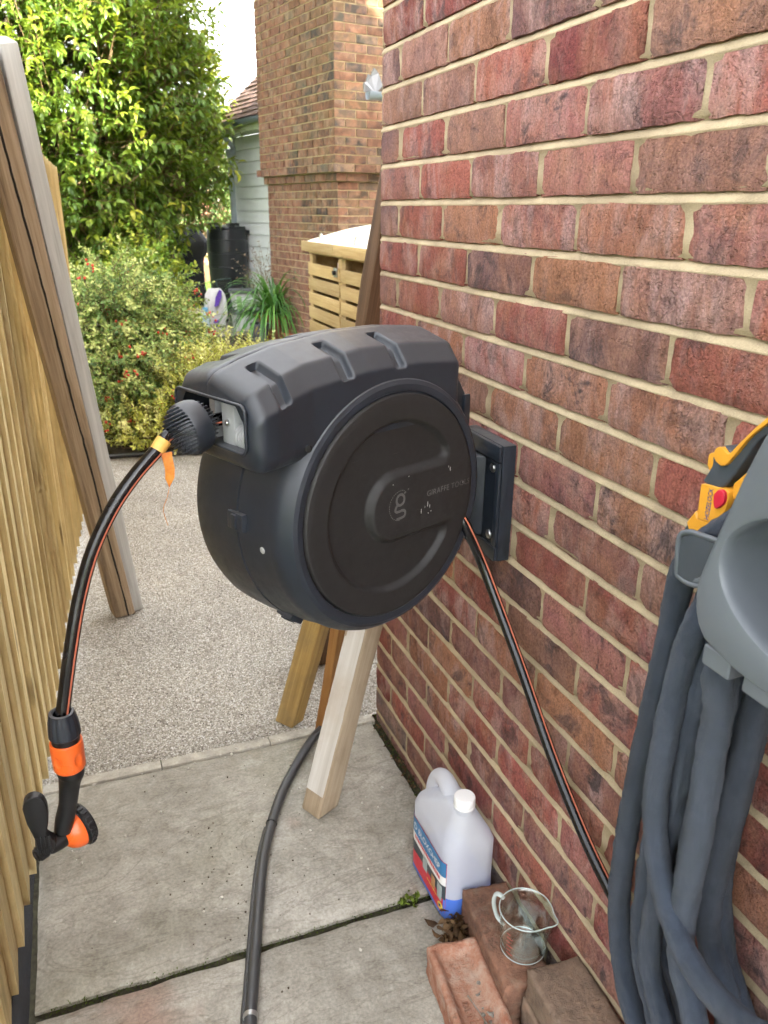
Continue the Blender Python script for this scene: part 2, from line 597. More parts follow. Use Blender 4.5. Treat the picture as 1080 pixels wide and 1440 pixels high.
M_GRAVEL = m_gravel()
M_SLAB = m_slab()
M_EARTH = m_earth('soil', (0.03, 0.024, 0.016), (0.075, 0.058, 0.038), (0.15, 0.12, 0.08))
M_LAWN = m_earth('lawn_ground', (0.035, 0.07, 0.010), (0.06, 0.115, 0.015), (0.10, 0.165, 0.025), 60)
M_DIRT = m_earth('joint_dirt', (0.02, 0.018, 0.012), (0.05, 0.045, 0.028), (0.10, 0.095, 0.055), 90)
M_FENCE = m_wood('fence_pine', (0.37, 0.27, 0.125), (0.55, 0.435, 0.22), (0.70, 0.595, 0.345), axis=2, grain=70, bump_s=0.35, dirt=(0.37, 0.295, 0.135))
M_SOFTWOOD = m_wood('new_softwood', (0.30, 0.17, 0.055), (0.46, 0.29, 0.11), (0.58, 0.40, 0.17), axis=1, grain=70, bump_s=0.35)

# ================================================================== ground
def sheet(name, x0, x1, y0, y1, z, mat, kind='structure'):
    o = mk(name, [(x0, y0, z), (x1, y0, z), (x1, y1, z), (x0, y1, z)], [(0, 1, 2, 3)], mat)
    o['kind'] = kind
    return o

sheet('ground', -80, 80, -40, 160, -0.06, M_LAWN)
sheet('path', -1.6, 6.0, 0.004, 13.0, -0.004, M_GRAVEL)
sheet('soil', -1.6, 1.15, 2.86, 7.4, 0.004, M_EARTH)
sheet('lawn', -6.0, 6.0, 10.6, 30.0, 0.012, M_LAWN)
sheet('joint_bed', -1.2, 0.0, -3.2, 0.012, -0.014, M_DIRT)
sheet('bounce_ground', -5.0, 0.0, -9.0, -3.10, -0.010, M_GRAVEL)  # gravel behind the camera, added out of view to bounce light

# paving: riven sandstone flags laid side by side
def slab_obj(name, x0, x1, y0, y1, seed, parent):
    nx, ny = 40, 30
    vs, fs = [], []
    for j in range(ny + 1):
        for i in range(nx + 1):
            u, w = i / nx, j / ny
            x, y = x0 + (x1 - x0) * u, y0 + (y1 - y0) * w
            e = min(u * (x1 - x0), (1 - u) * (x1 - x0), w * (y1 - y0), (1 - w) * (y1 - y0))
            jx = mnoise.noise(Vector((seed, y * 9, 1.3))) * 0.003 + mnoise.noise(Vector((seed, y * 60, 4.3))) * 0.002
            jy = mnoise.noise(Vector((x * 11, seed, 2.1))) * 0.0045 + mnoise.noise(Vector((x * 60, seed, 6.1))) * 0.0025
            px = x + (jx if i in (0, nx) else 0)
            py = y + (jy if j in (0, ny) else 0)
            z = 0.0012 * mnoise.noise(Vector((x * 5, y * 5, seed))) + 0.0009 * mnoise.noise(Vector((x * 19, y * 19, seed + 3)))
            z -= 0.007 * max(0.0, 1 - e / 0.007) if e < 0.007 else 0
            vs.append((px, py, z))
    for j in range(ny):
        for i in range(nx):
            a = j * (nx + 1) + i
            fs.append((a, a + 1, a + nx + 2, a + nx + 1))
    rim = [i for i in range(nx + 1)] + [j * (nx + 1) + nx for j in range(1, ny + 1)] + \
          [ny * (nx + 1) + i for i in range(nx - 1, -1, -1)] + [j * (nx + 1) for j in range(ny - 1, 0, -1)]
    b0 = len(vs)
    for r in rim:
        vs.append((vs[r][0], vs[r][1], -0.035))
    n = len(rim)
    for k in range(n):
        fs.append((rim[k], b0 + k, b0 + (k + 1) % n, rim[(k + 1) % n]))
    o = mk(name, vs, fs, M_SLAB, parent, angle=40)
    return o

pav = thing('pavement', 'sandstone paving flags along the foot of the brick wall', 'pavement', (-0.45, -0.6, 0))
del pav['category']
del pav['label']
pav['kind'] = 'structure'
slab_obj('paving_slab', -0.888, -0.024, -0.632, -0.030, 3.1, pav)
slab_obj('paving_slab', -0.886, -0.027, -1.245, -0.650, 8.7, pav)
slab_obj('paving_slab', -0.886, -0.045, -1.86, -1.26, 14.2, pav)
slab_obj('paving_slab', -0.886, -0.045, -2.47, -1.87, 19.2, pav)  # this flag and the next are added out of view to bounce light
slab_obj('paving_slab', -0.886, -0.045, -3.08, -2.48, 24.2, pav)
M_EDGE = m_plain('pale_edging_stone', (0.36, 0.335, 0.28), 0.85, 0.35, 30, 0.5, 0.002)
for k, (xa, xb) in enumerate(((-0.885, -0.60), (-0.5985, -0.315), (-0.3135, -0.012))):
    box('edging_stone', xa, xb, -0.0285, 0.004 - 0.002 * (k % 2), -0.04, -0.0005 + 0.0004 * k, M_EDGE, pav, bev=0.004)

# ================================================================== the brick house on the right
PAL = {'R': (0.298, 0.097, 0.075), 'P': (0.302, 0.126, 0.107), 'O': (0.310, 0.140, 0.086), 'K': (0.150, 0.078, 0.071),
       'B': (0.250, 0.130, 0.096), 'D': (0.215, 0.058, 0.050), 'M': (0.225, 0.104, 0.088), 'G': (0.17, 0.135, 0.122)}
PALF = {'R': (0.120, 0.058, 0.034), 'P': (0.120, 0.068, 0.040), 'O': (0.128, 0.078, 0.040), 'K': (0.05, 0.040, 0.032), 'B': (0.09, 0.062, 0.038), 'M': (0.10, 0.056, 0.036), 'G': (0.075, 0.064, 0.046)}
ROWCOL = {5: 'DDKBRK', 4: 'KBOKBOKR', 3: 'BBRDBKRP', 2: 'KRBPPRPR', 1: 'PRPPBPRR', 0: 'KROPOPRP', -1: 'RRKOBRPR', -2: 'BRBRKRPR',
          -3: 'ROPOORRP', -4: 'RRBOORPR', -5: 'RRRPOPMR', -6: 'RRPRMBKR', -7: 'ROBRDRBR', -8: 'RRMKPRRB', -9: 'OORBRDRR'}

def brick_mesh(w, h, seed, depth=0.03, nx=14, nz_=6):
    vs, fs = [], []
    for j in range(nz_ + 1):
        for i in range(nx + 1):
            u, v = i / nx, j / nz_
            y, z = (u - 0.5) * w, (v - 0.5) * h
            wob = 0.0022
            if i in (0, nx):
                y += wob * mnoise.noise(Vector((seed * 3.1, z * 60, i)))
            if j in (0, nz_):
                z += wob * mnoise.noise(Vector((seed * 5.7, y * 38, j))) + 0.0012 * mnoise.noise(Vector((seed, y * 120, j)))
            e = min(u * w, (1 - u) * w, v * h, (1 - v) * h)
            x = 0.0014 * mnoise.noise(Vector((y * 22, z * 34, seed * 7.7))) + 0.0008 * mnoise.noise(Vector((y * 70, z * 90, seed)))
            cy, cz = max(0, abs(y) - w / 2 + 0.014) / 0.014, max(0, abs(z) - h / 2 + 0.011) / 0.011
            x += 0.0022 * min(1.0, cy * cy) + 0.0022 * min(1.0, cz * cz)
            # chipped corners
            if abs(y) > w * 0.44 and abs(z) > h * 0.4 and mnoise.noise(Vector((seed, y * 9, z * 9))) > 0.15:
                x += 0.004
            vs.append((x, y, z))
    for j in range(nz_):
        for i in range(nx):
            a = j * (nx + 1) + i
            fs.append((a, a + nx + 1, a + nx + 2, a + 1))
    rim = [i for i in range(nx + 1)] + [j * (nx + 1) + nx for j in range(1, nz_ + 1)] + \
          [nz_ * (nx + 1) + i for i in range(nx - 1, -1, -1)] + [j * (nx + 1) for j in range(nz_ - 1, 0, -1)]
    b0 = len(vs)
    for r in rim:
        vs.append((depth, vs[r][1], vs[r][2]))
    n = len(rim)
    for k in range(n):
        fs.append((rim[k], rim[(k + 1) % n], b0 + (k + 1) % n, b0 + k))
    me = mesh_of('brick', vs, fs, M_BRICK)
    me.shade_smooth()
    set_sharp(me, 42)
    return me

house = thing('brick_house', 'house wall of mottled red bricks with sandy mortar, filling the right side', 'house', (0.0, -0.9, 0))
ST = [brick_mesh(0.2145, 0.0645, k + 1) for k in range(14)]
HD = [brick_mesh(0.102, 0.0645, k + 41, nx=8) for k in range(5)]
BZ = 1.365
wr = random.Random(5)
def add_brick(me, y, z, code):
    o = link('brick', me, house)
    o.location = (wr.uniform(-0.0012, 0.0012), y, z)
    o.rotation_euler = (wr.gauss(0, 0.004), wr.gauss(0, 0.004), wr.gauss(0, 0.006))
    if wr.random() < 0.5:
        o.scale = (1, -1, 1) if False else (1, 1, 1)
    c = PAL[code]
    k = wr.uniform(0.85, 1.18)
    o.color = (c[0] * k, c[1] * k * wr.uniform(0.95, 1.05), c[2] * k * wr.uniform(0.94, 1.06), 1)
for r in range(9, -19, -1):
    zc = BZ + 0.075 * r - 0.0375
    codes = ROWCOL.get(r)
    cells = []
    if r % 2:
        s = 0.0
    else:
        cells.append((HD[wr.randrange(5)], 0.051))
        s = 0.1125
    while s < 1.72:
        cells.append((ST[wr.randrange(14)], s + 0.1075))
        s += 0.225
    for i, (me, sc_) in enumerate(cells):
        if codes and i < len(codes):
            cd = codes[i]
        elif r <= -17:
            cd = 'G' if wr.random() < 0.6 else 'M'
        else:
            cd = wr.choice('RRRPPOOBMMDKR')
        add_brick(me, -sc_, zc, cd)

# mortar face: weather-struck beds, recessed perpends
def mortar_x(y, z):
    k = (z - BZ) / 0.075
    d = (k - round(k)) * 0.075          # distance above the bed centre
    n = 0.0009 * mnoise.noise(Vector((y * 25, z * 9, 3))) + 0.0005 * mnoise.noise(Vector((y * 90, z * 60, 8)))
    if abs(d) < 0.0085:
        t = max(0.0, min(1.0, (d + 0.0065) / 0.013))
        return 0.0006 + 0.0095 * t ** 1.5 + n
    return 0.0030 + n
zs = []
for r in range(9, -20, -1):
    b = BZ + 0.075 * r
    zs += [b + 0.0375, b + 0.0086, b + 0.0064, b + 0.004, b + 0.001, b - 0.002, b - 0.005, b - 0.0066, b - 0.0086]
zs = sorted(zs)
ysl = np.linspace(-1.75, -0.001, 190)
vs = [(mortar_x(y, z), y, z) for z in zs for y in ysl]
ny = len(ysl)
fs = [(j * ny + i, (j + 1) * ny + i, (j + 1) * ny + i + 1, j * ny + i + 1) for j in range(len(zs) - 1) for i in range(ny - 1)]
mo = mk('mortar', vs, fs, M_MORTAR, house, smooth=True)
# unseen bulk of the house, eaves and ridge sized to shade the passage
def hull():
    y0, y1, e, rg = -11.0, 0.0, 5.4, 8.4
    v = [(0.03, y1, -0.1), (10, y1, -0.1), (10, y0, -0.1), (0.03, y0, -0.1), (0.03, y1, e), (10, y1, e), (10, y0, e), (0.03, y0, e)]
    f = [(0, 1, 5, 4), (1, 2, 6, 5), (2, 3, 7, 6), (3, 0, 4, 7), (4, 5, 6, 7)]
    mk('wall', v, f, M_BRICKSHEET, house)
    v = [(-0.3, y1 + .15, e - .1), (10.3, y1 + .15, e - .1), (10.3, y0, e - .1), (-0.3, y0, e - .1), (5, y1 + .15, rg), (5, y0, rg)]
    mk('roof', v, [(0, 1, 4), (1, 2, 5, 4), (2, 3, 5), (3, 0, 4, 5), (0, 3, 2, 1)], M_TILE, house)
M_TILE = m_plain('roof_tile', (0.105, 0.058, 0.042), 0.85, 0.4, 12, 0.5, 0.004)
hull()
# end return of the wall at the corner
mk('corner_return', [(0.004, -0.0005, -0.1), (0.03, -0.0005, -0.1), (0.03, -0.0005, 2.0), (0.004, -0.0005, 2.0)], [(0, 1, 2, 3)], M_MORTAR, house)

# ================================================================== fence on the left
FA, FB = (-0.912, -0.62), (-0.655, 3.0)
fl = math.hypot(FB[0] - FA[0], FB[1] - FA[1])
fdir = ((FB[0] - FA[0]) / fl, (FB[1] - FA[1]) / fl)
frot = math.atan2(-fdir[0], fdir[1])            # local Y runs along the fence
fence = thing('timber_fence', 'tall fence of upright overlapping pale pine boards on the left', 'fence', (FA[0], FA[1], 0), frot)
fr = random.Random(3)
M_NAIL = m_plain('galvanised_nail', (0.20, 0.19, 0.18), 0.5, 0.3, 80, 0.1, metal=0.6)
def fence_top(s):
    return 1.62 - 0.027 * (s - 0.6)
s = -0.5  # near end stops short, out of view, to let more light in
while s < fl - 0.02:
    w = 0.101
    zt = fence_top(s) + fr.uniform(-0.006, 0.006)
    zb = 0.028 + fr.uniform(-0.012, 0.012)
    a0, a1 = s, s + w + 0.018
    th = 0.016
    tw = fr.uniform(-0.002, 0.002)
    # feather-edge section: thick edge towards the camera, thin edge tucked under the next board
    sec = [(0.0 + tw, a0), (-th, a0), (-0.019, a1), (-0.014, a1)]
    bm = bmesh.new()
    n = 9
    rings = []
    for k in range(n + 1):
        z = zb + (zt - zb) * k / n
        j = 0.0018 * mnoise.noise(Vector((s * 7, z * 2.0, 5)))
        rings.append([bm.verts.new((x + j, y, z)) for x, y in sec])
    for k in range(n):
        for q in range(4):
            bm.faces.new((rings[k][q], rings[k][(q + 1) % 4], rings[k + 1][(q + 1) % 4], rings[k + 1][q]))
    bm.faces.new(rings[0])
    bm.faces.new(rings[-1])
    bmesh.ops.bevel(bm, geom=[e for e in bm.edges if e.is_manifold and e.calc_face_angle(0) > R(50)], offset=0.0015, segments=1, affect='EDGES')
    from_bm('board', bm, M_FENCE, fence, world=False, angle=35)
    s += w
nb = bmesh.new()
sn = -0.5
while sn < fl - 0.02:
    for zr in (0.315, 0.885, 1.415):
        bmesh.ops.create_icosphere(nb, subdivisions=1, radius=1.0, matrix=Matrix.Translation((-0.0155, sn + 0.045, zr + fr.uniform(-.01, .01))) @ Matrix.Diagonal((0.0026, 0.0032, 0.0032, 1)))
    sn += 0.101
no_ = from_bm('nail_heads', nb, M_NAIL, fence, world=False)
no_['kind'] = 'stuff'
for zr in (0.28, 0.85, 1.38):
    box('rail', -0.075, -0.021, -0.5, fl, zr, zr + 0.07, M_FENCE, fence, world=False, bev=0.003)
for sp_ in (-0.45, 0.6, 2.4):
    box('post', -0.165, -0.078, sp_, sp_ + 0.09, -0.05, 1.5, M_FENCE, fence, world=False, bev=0.004)
M_MEMB = m_plain('damp_membrane', (0.02, 0.022, 0.028), 0.6, 0.5, 40, 0.6, 0.003)
gm = []
for i in range(40):
    y = -1.9 + 1.95 * i / 39
    q = 0.004 * mnoise.noise(Vector((y * 12, 3, 1)))
    gm += [(-0.898 + q, y, -0.008 + 2 * q), (-0.908 + q, y, 0.012 + 2 * q), (-0.925, y, 0.03 + 3 * q), (-0.96, y, 0.045)]
mk('membrane', gm, [(i * 4 + k, i * 4 + k + 1, i * 4 + k + 5, i * 4 + k + 4) for i in range(39) for k in range(3)], M_MEMB, fence, smooth=True)

# ================================================================== neighbouring house: chimney and boarded wing
HROT = R(10.0)
HO = (1.771, 5.793)
chim = thing('brick_chimney', 'broad red brick chimney with a stepped corbel, sunlit at the top', 'chimney', (HO[0], HO[1], 0), HROT)
W_, L_ = 1.05, 1.63
ZC = 1.605
OUT = 0.056
def core(name, x0, x1, y0, y1, z0, z1, mat, parent):
    return box(name, x0, x1, y0, y1, z0, z1, mat, parent, world=False, bev=0)
core('mortar', 0.004, W_, 0.004, L_, -0.1, ZC, M_MORTARFAR, chim)
core('mortar', -0.026, W_, -0.026, L_ + .026, ZC + .003, ZC + 0.075, M_MORTARFAR, chim)
core('mortar', -OUT + .004, W_, -OUT + .004, L_ + OUT - .004, ZC + 0.078, 5.2, M_MORTARFAR, chim)
cr_ = random.Random(9)
def boxmesh(name, a, b, c, mat):
    v = [(x, y, z) for z in (-c / 2, c / 2) for y in (-b / 2, b / 2) for x in (-a / 2, a / 2)]
    f = [(0, 2, 3, 1), (4, 5, 7, 6), (0, 1, 5, 4), (2, 6, 7, 3), (0, 4, 6, 2), (1, 3, 7, 5)]
    return mesh_of(name, v, f, mat)
CB = {}
def cbrick_mesh(axis, ln):
    k = (axis, round(ln, 3))
    if k not in CB:
        CB[k] = boxmesh('brick', 0.012 if axis == 'y' else ln, ln if axis == 'y' else 0.012, 0.0645, M_BRICKFAR)
    return CB[k]
lst = []
def course(off, z, parity, xl=0.74):
    # left face (local x = -off), running along +y; right face (local y = -off), running along +x
    y0, y1 = -off, L_ + off
    s = y0 + (0.0 if parity else -0.1125)
    while s < y1 - 0.02:
        a, b = max(s, y0), min(s + 0.215, y1)
        if b - a > 0.03:
            lst.append(('y', -off + 0.0045, (a + b) / 2, z, b - a))
        s += 0.225
    s = -off + (-0.1125 if parity else 0.0)
    while s < xl:
        a, b = max(s, -off), s + 0.215
        if b - a > 0.03:
            lst.append(('x', (a + b) / 2, -off + 0.0045, z, b - a))
        s += 0.225
z = ZC - 0.0375
i = 0
while z > 0.05:
    course(0.0, z, i % 2)
    z -= 0.075
    i += 1
course(0.030, ZC + 0.0375, 1)
z, i = ZC + 0.1125, 0
while z < 3.35:
    course(OUT + (0.030 if i == 0 else 0.0), z, i % 2)
    z += 0.075
    i += 1
lst.sort(key=lambda t: ((t[0] == 'y') * 0.9 + 0.35 * t[2] if t[0] == 'y' else 0) + (1.2 if t[3] < 0.95 else 0))
rest_v, rest_f = [], []
for n_, (ax, x, y, z, ln) in enumerate(lst):
    if n_ < 298:
        o = link('brick', cbrick_mesh(ax, ln), chim, world=False)
        o.location = (x + cr_.uniform(-.001, .001), y + cr_.uniform(-.001, .001), z)
        c = PALF[cr_.choice('RRROPOMBGBKRO')]
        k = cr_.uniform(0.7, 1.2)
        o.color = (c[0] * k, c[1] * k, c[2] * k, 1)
    else:
        me = cbrick_mesh(ax, ln)
        b0 = len(rest_v)
        rest_v += [(v.co.x + x, v.co.y + y, v.co.z + z) for v in me.vertices]
        rest_f += [tuple(b0 + q for q in p_.vertices) for p_ in me.polygons]
if rest_v:
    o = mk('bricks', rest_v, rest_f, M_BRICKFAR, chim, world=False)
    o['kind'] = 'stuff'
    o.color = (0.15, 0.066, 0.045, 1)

M_CLAD = m_plain('white_cladding', (0.80, 0.82, 0.80), 0.6, 0.06, 6, 0.1, 0.001)
M_GUTTER = m_plain('grey_gutter', (0.16, 0.19, 0.22), 0.4, 0.15, 20, 0.05, 0.0005)
M_FASCIA = m_plain('fascia_paint', (0.55, 0.60, 0.42), 0.5, 0.1, 8, 0.1, 0.0005)
wing = thing('boarded_house', 'white weatherboarded house wing with tiled roof beyond the chimney', 'house', (HO[0], HO[1], 0), HROT)
CX, CY0, CY1 = 0.5, 1.5, 3.86
core('wall', CX + .03, CX + 3.0, CY0, CY1 - .01, -0.1, 2.24, M_CLAD, wing)
k = 0
z = 0.02
while z < 2.2:
    bm = bmesh.new()
    pr = [(CX + 0.03, z), (CX - 0.006, z), (CX + 0.010, z + 0.142), (CX + 0.03, z + 0.142)]
    lo = [bm.verts.new((x, CY0, zz)) for x, zz in pr]
    hi = [bm.verts.new((x, CY1 - .002, zz)) for x, zz in pr]
    for q in range(4):
        bm.faces.new((lo[q], lo[(q + 1) % 4], hi[(q + 1) % 4], hi[q]))
    bm.faces.new(lo)
    bm.faces.new(hi)
    from_bm('cladding_board', bm, M_CLAD, wing, world=False)
    z += 0.147
box('corner_trim', CX - 0.018, CX + 0.06, CY1 - .001, CY1 + .03, 0, 2.24, M_CLAD, wing, world=False, bev=0.003)
box('soffit', CX - 0.20, CX + .03, CY0, CY1 + .1, 2.243, 2.26, M_FASCIA, wing, world=False, bev=0.001)
box('fascia', CX - 0.22, CX - 0.203, CY0, CY1 + .1, 2.235, 2.37, M_FASCIA, wing, world=False, bev=0.002)
vs, fs = lathe_data([(0.056, CY0), (0.056, CY1 + .13)], 14, 1, False, math.pi, 2 * math.pi)
v2, f2 = lathe_data([(0.052, CY0), (0.052, CY1 + .13)], 14, 1, False, math.pi, 2 * math.pi)
vs = [(v[0] + CX - 0.275, v[1], v[2] + 2.36) for v in vs] + [(v[0] + CX - 0.275, v[1], v[2] + 2.36) for v in v2]
n0 = len(v2)
fs = fs + [tuple(reversed([i + n0 for i in f])) for f in f2] + [(0, n0 + 0, n0 + 15, 15), (14, 29, n0 + 29, n0 + 14)]
mk('gutter', vs, fs, M_GUTTER, wing, world=False, smooth=True)
# roof: rows of plain tiles
ra = R(42)
roof = mk('roof', [(CX - .25, CY0, 2.375), (CX - .25, CY1 + .12, 2.375), (CX + 2.4, CY1 + .12, 2.375 + 2.65 * math.tan(ra)), (CX + 2.4, CY0, 2.375 + 2.65 * math.tan(ra))],
          [(0, 1, 2, 3)], M_TILE, wing, world=False)
tv, tf = [], []
tr = random.Random(4)
for row in range(22):
    d = row * 0.10
    yy = CY0 - 0.1 + (row % 2) * 0.0825
    while yy < CY1 + 0.10:
        y0_, y1_ = yy, min(yy + 0.160, CY1 + .13)
        j = tr.uniform(-.004, .004)
        b0 = len(tv)
        for t_, h_ in ((-0.02, 0.030 + j), (0.13, 0.014 + j)):
            for yq in (y0_, y1_):
                for hh in (h_, h_ - 0.014):
                    tv.append((CX - .25 + (d + t_) * math.cos(ra) - hh * math.sin(ra), yq, 2.375 + (d + t_) * math.sin(ra) + hh * math.cos(ra)))
        tf += [(b0, b0 + 2, b0 + 6, b0 + 4), (b0, b0 + 1, b0 + 3, b0 + 2), (b0, b0 + 4, b0 + 5, b0 + 1), (b0 + 2, b0 + 3, b0 + 7, b0 + 6)]
        yy += 0.165
o = mk('tiles', tv, tf, M_TILE, roof, world=False)
o['kind'] = 'stuff'
M_PIPE = m_plain('grey_downpipe', (0.42, 0.48, 0.54), 0.35, 0.12, 20, 0.05, 0.0005)
tube('downpipe', [(CX - .08, CY1 - .06, 0.75), (CX - .08, CY1 - .06, 1.95), (CX - .08, CY1 - .06, 2.02)], 0.036, M_PIPE, wing, seg=14, world=False, smooth_path=False)
lathe('hopper', [(0.0, 1.985), (0.045, 1.99), (0.062, 2.03), (0.062, 2.09), (0.05, 2.09), (0.0, 2.05)], M_PIPE, wing, 16, 2, False, Matrix.Translation((CX - .08, CY1 - .06, 0)))
tube('outlet_pipe', [(CX - .08, CY1 - .06, 2.06), (CX - .08, CY1 - .16, 2.10), (CX - .2, CY1 - .2, 2.22), (CX - .27, CY1 - .2, 2.31)], 0.032, M_PIPE, wing, seg=12, world=False)
for zz in (1.62, 1.02):
    lathe('pipe_bracket', [(0.037, zz), (0.044, zz), (0.044, zz + .03), (0.037, zz + .03)], M_PIPE, wing, 14, 2, False, Matrix.Translation((CX - .08, CY1 - .06, 0)), close=False)

# ================================================================== hose reel
def m_plastic(name, col, rough=0.5, dust=0.15, spec=0.45, tex=1.0):
    m, nt, p, out = new_mat(name)
    v = objvec(nt)
    n1 = nz(nt, v, 9.0, 5, 0.65)
    n2 = nz(nt, v, 60.0, 5, 0.7)
    fine = nz(nt, v, 900.0, 2, 0.6)
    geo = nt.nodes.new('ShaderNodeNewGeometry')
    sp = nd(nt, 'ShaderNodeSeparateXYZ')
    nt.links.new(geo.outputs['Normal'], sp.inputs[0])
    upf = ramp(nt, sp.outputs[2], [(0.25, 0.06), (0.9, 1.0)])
    dust_sheen = mt(nt, 'MULTIPLY', mt(nt, 'MULTIPLY', ramp(nt, mt(nt, 'ADD', mt(nt, 'MULTIPLY', n1, 0.6), mt(nt, 'MULTIPLY', n2, 0.4)), [(0.30, 0.72), (0.70, 1.0)]), upf), dust)  # dust film plus painted sky sheen, paler where faces point up
    c = mx(nt, dust_sheen, col, (0.135, 0.135, 0.138))
    sc_ = ramp(nt, nz(nt, mapping(nt, v, (3, 3, 60)), 9.0, 3, 0.6), [(0.70, 0.0), (0.74, 1.0)])
    c = mx(nt, mt(nt, 'MULTIPLY', sc_, 0.05), c, (0.5, 0.5, 0.5))
    setp(nt, p, color=c, rough=ramp(nt, n2, [(0.3, rough - 0.06), (0.7, rough + 0.1)]), spec=spec,
         normal=bump(nt, fine, 0.12 * tex, 0.0004))
    return m

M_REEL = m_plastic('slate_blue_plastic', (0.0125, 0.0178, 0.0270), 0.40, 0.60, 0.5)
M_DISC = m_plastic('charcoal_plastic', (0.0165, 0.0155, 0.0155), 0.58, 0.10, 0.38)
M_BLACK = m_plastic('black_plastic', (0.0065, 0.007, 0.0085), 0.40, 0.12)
M_DARKHOLE = m_plain('dark_recess', (0.004, 0.004, 0.005), 0.8, 0.2)
M_WHITEP = m_plain('white_nylon', (0.30, 0.31, 0.31), 0.4, 0.08, 20, 0.05)
M_STEEL = m_plain('zinc_screw', (0.55, 0.55, 0.56), 0.32, 0.12, 60, 0.1, 0.0003, metal=1.0)
M_PRINT = m_plain('grey_print', (0.085, 0.082, 0.080), 0.6, 0.1)
M_HOSE = m_plain('black_hose_rubber', (0.007, 0.007, 0.008), 0.2, 0.15, 20, 0.02)
M_ORANGE = m_plain('orange_plastic', (0.78, 0.13, 0.02), 0.35, 0.08, 25, 0.03)
M_STRIPE = m_plain('orange_hose_stripe', (0.55, 0.17, 0.10), 0.35, 0.1)
M_SPLASH = m_plain('white_splash', (0.36, 0.36, 0.35), 0.7, 0.1)

RF = Vector((-0.256, -0.761, 0.929))
RROT = math.atan2(0.385, 0.923)
reel = thing('hose_reel', 'large dark slate retractable hose reel hung on the brick wall', 'hose reel', RF, RROT)
# local frame: x towards the wall bracket, y backwards, z up; the round face lies at y = 0
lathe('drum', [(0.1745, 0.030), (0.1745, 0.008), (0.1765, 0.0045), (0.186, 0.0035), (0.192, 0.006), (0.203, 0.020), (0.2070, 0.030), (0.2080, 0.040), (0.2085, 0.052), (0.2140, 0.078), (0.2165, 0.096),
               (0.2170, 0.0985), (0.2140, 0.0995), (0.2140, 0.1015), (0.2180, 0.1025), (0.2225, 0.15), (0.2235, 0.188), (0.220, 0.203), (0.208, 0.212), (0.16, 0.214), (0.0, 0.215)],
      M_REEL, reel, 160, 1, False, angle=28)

def sstep(a, b, x):
    t = max(0.0, min(1.0, (x - a) / (b - a)))
    return t * t * (3 - 2 * t)

def smax(a, b, k):
    h = max(k - abs(a - b), 0.0) / k
    return max(a, b) + h * h * k * 0.25

def disc_depth(x, z):
    r = math.hypot(x, z)
    st = math.hypot(x - max(0.0, x), z) - 0.0515         # tongue running to the right edge
    sd = smax(r - 0.1345, -st, 0.030)                     # inside the C-shaped recess
    d = 0.0095 * (1 - sstep(-0.0075, 0.0015, sd))
    d -= 0.0022 * (1 - sstep(-0.004, 0.001, st)) * (1 - sstep(0.10, 0.150, x))
    d += 0.0016 * max(0.0, (r - 0.160) / 0.012) ** 2 if r > 0.160 else 0.0
    return d
vs, fs = [(0, disc_depth(0, 0), 0)], []
NA, NR = 220, 96
for j in range(1, NR + 1):
    r = 0.1722 * j / NR
    for k in range(NA):
        a = 2 * math.pi * k / NA
        x, z = r * math.cos(a), r * math.sin(a)
        vs.append((x, disc_depth(x, z), z))
for k in range(NA):
    vs.append((0.1722 * math.cos(2 * math.pi * k / NA), 0.03, 0.1722 * math.sin(2 * math.pi * k / NA)))
for k in range(NA):
    fs.append((0, 1 + k, 1 + (k + 1) % NA))
for j in range(NR):
    for k in range(NA):
        a, b = 1 + j * NA + k, 1 + j * NA + (k + 1) % NA
        fs.append((a, a + NA, b + NA, b))
disc = mk('disc_cover', vs, fs, M_DISC, reel, world=False, smooth=True)
tm = text_mesh('GIRAFFE TOOLS', 0.0132, 0.00012, 'CENTER', 1.08)
for v in tm.vertices:
    x, y, z = v.co
    v.co = (x + 0.112, -0.0026 - z, y + 0.004)
tm.materials.append(M_PRINT)
link('lettering', tm, disc, world=False)
pv, pf = [], []
def addr(pts, w):
    v, f = ribbon(pts, w, -0.0027)
    b = len(pv)
    pv.extend(v)
    pf.extend([tuple(q + b for q in t) for t in f])
gx, gz = 0.004, 0.002
addr([(gx + 0.0082 * math.cos(a), gz + 0.0105 + 0.0085 * math.sin(a)) for a in np.linspace(0, 2 * math.pi, 33)], 0.0042)
addr([(gx + 0.0075, gz + 0.0195), (gx + 0.0115, gz + 0.0212)], 0.004)
tail = [(-0.0065, 0.003), (-0.0102, -0.002), (-0.0095, -0.0065), (-0.004, -0.0078), (0.005, -0.0072), (0.0098, -0.0098), (0.0100, -0.0155), (0.005, -0.0185), (-0.008, -0.0192)]
addr([(gx + p.x, gz + p.y) for p in catmull([(a, b, 0) for a, b in tail], 5)], 0.0042)
for a in np.arange(70, 262, 9.0):
    a0 = R(a)
    addr([(gx + 0.0005 + 0.0235 * math.cos(a0 + q), gz + 0.0015 + 0.0235 * math.sin(a0 + q)) for q in (0, 0.05, 0.10)], 0.0016)
addr([(gx + 0.0165, gz + 0.0225), (gx + 0.0165, gz + 0.0255)], 0.003)
mk('logo', pv, pf, M_PRINT, disc, world=False)
sv, sf = [], []
sr = random.Random(21)
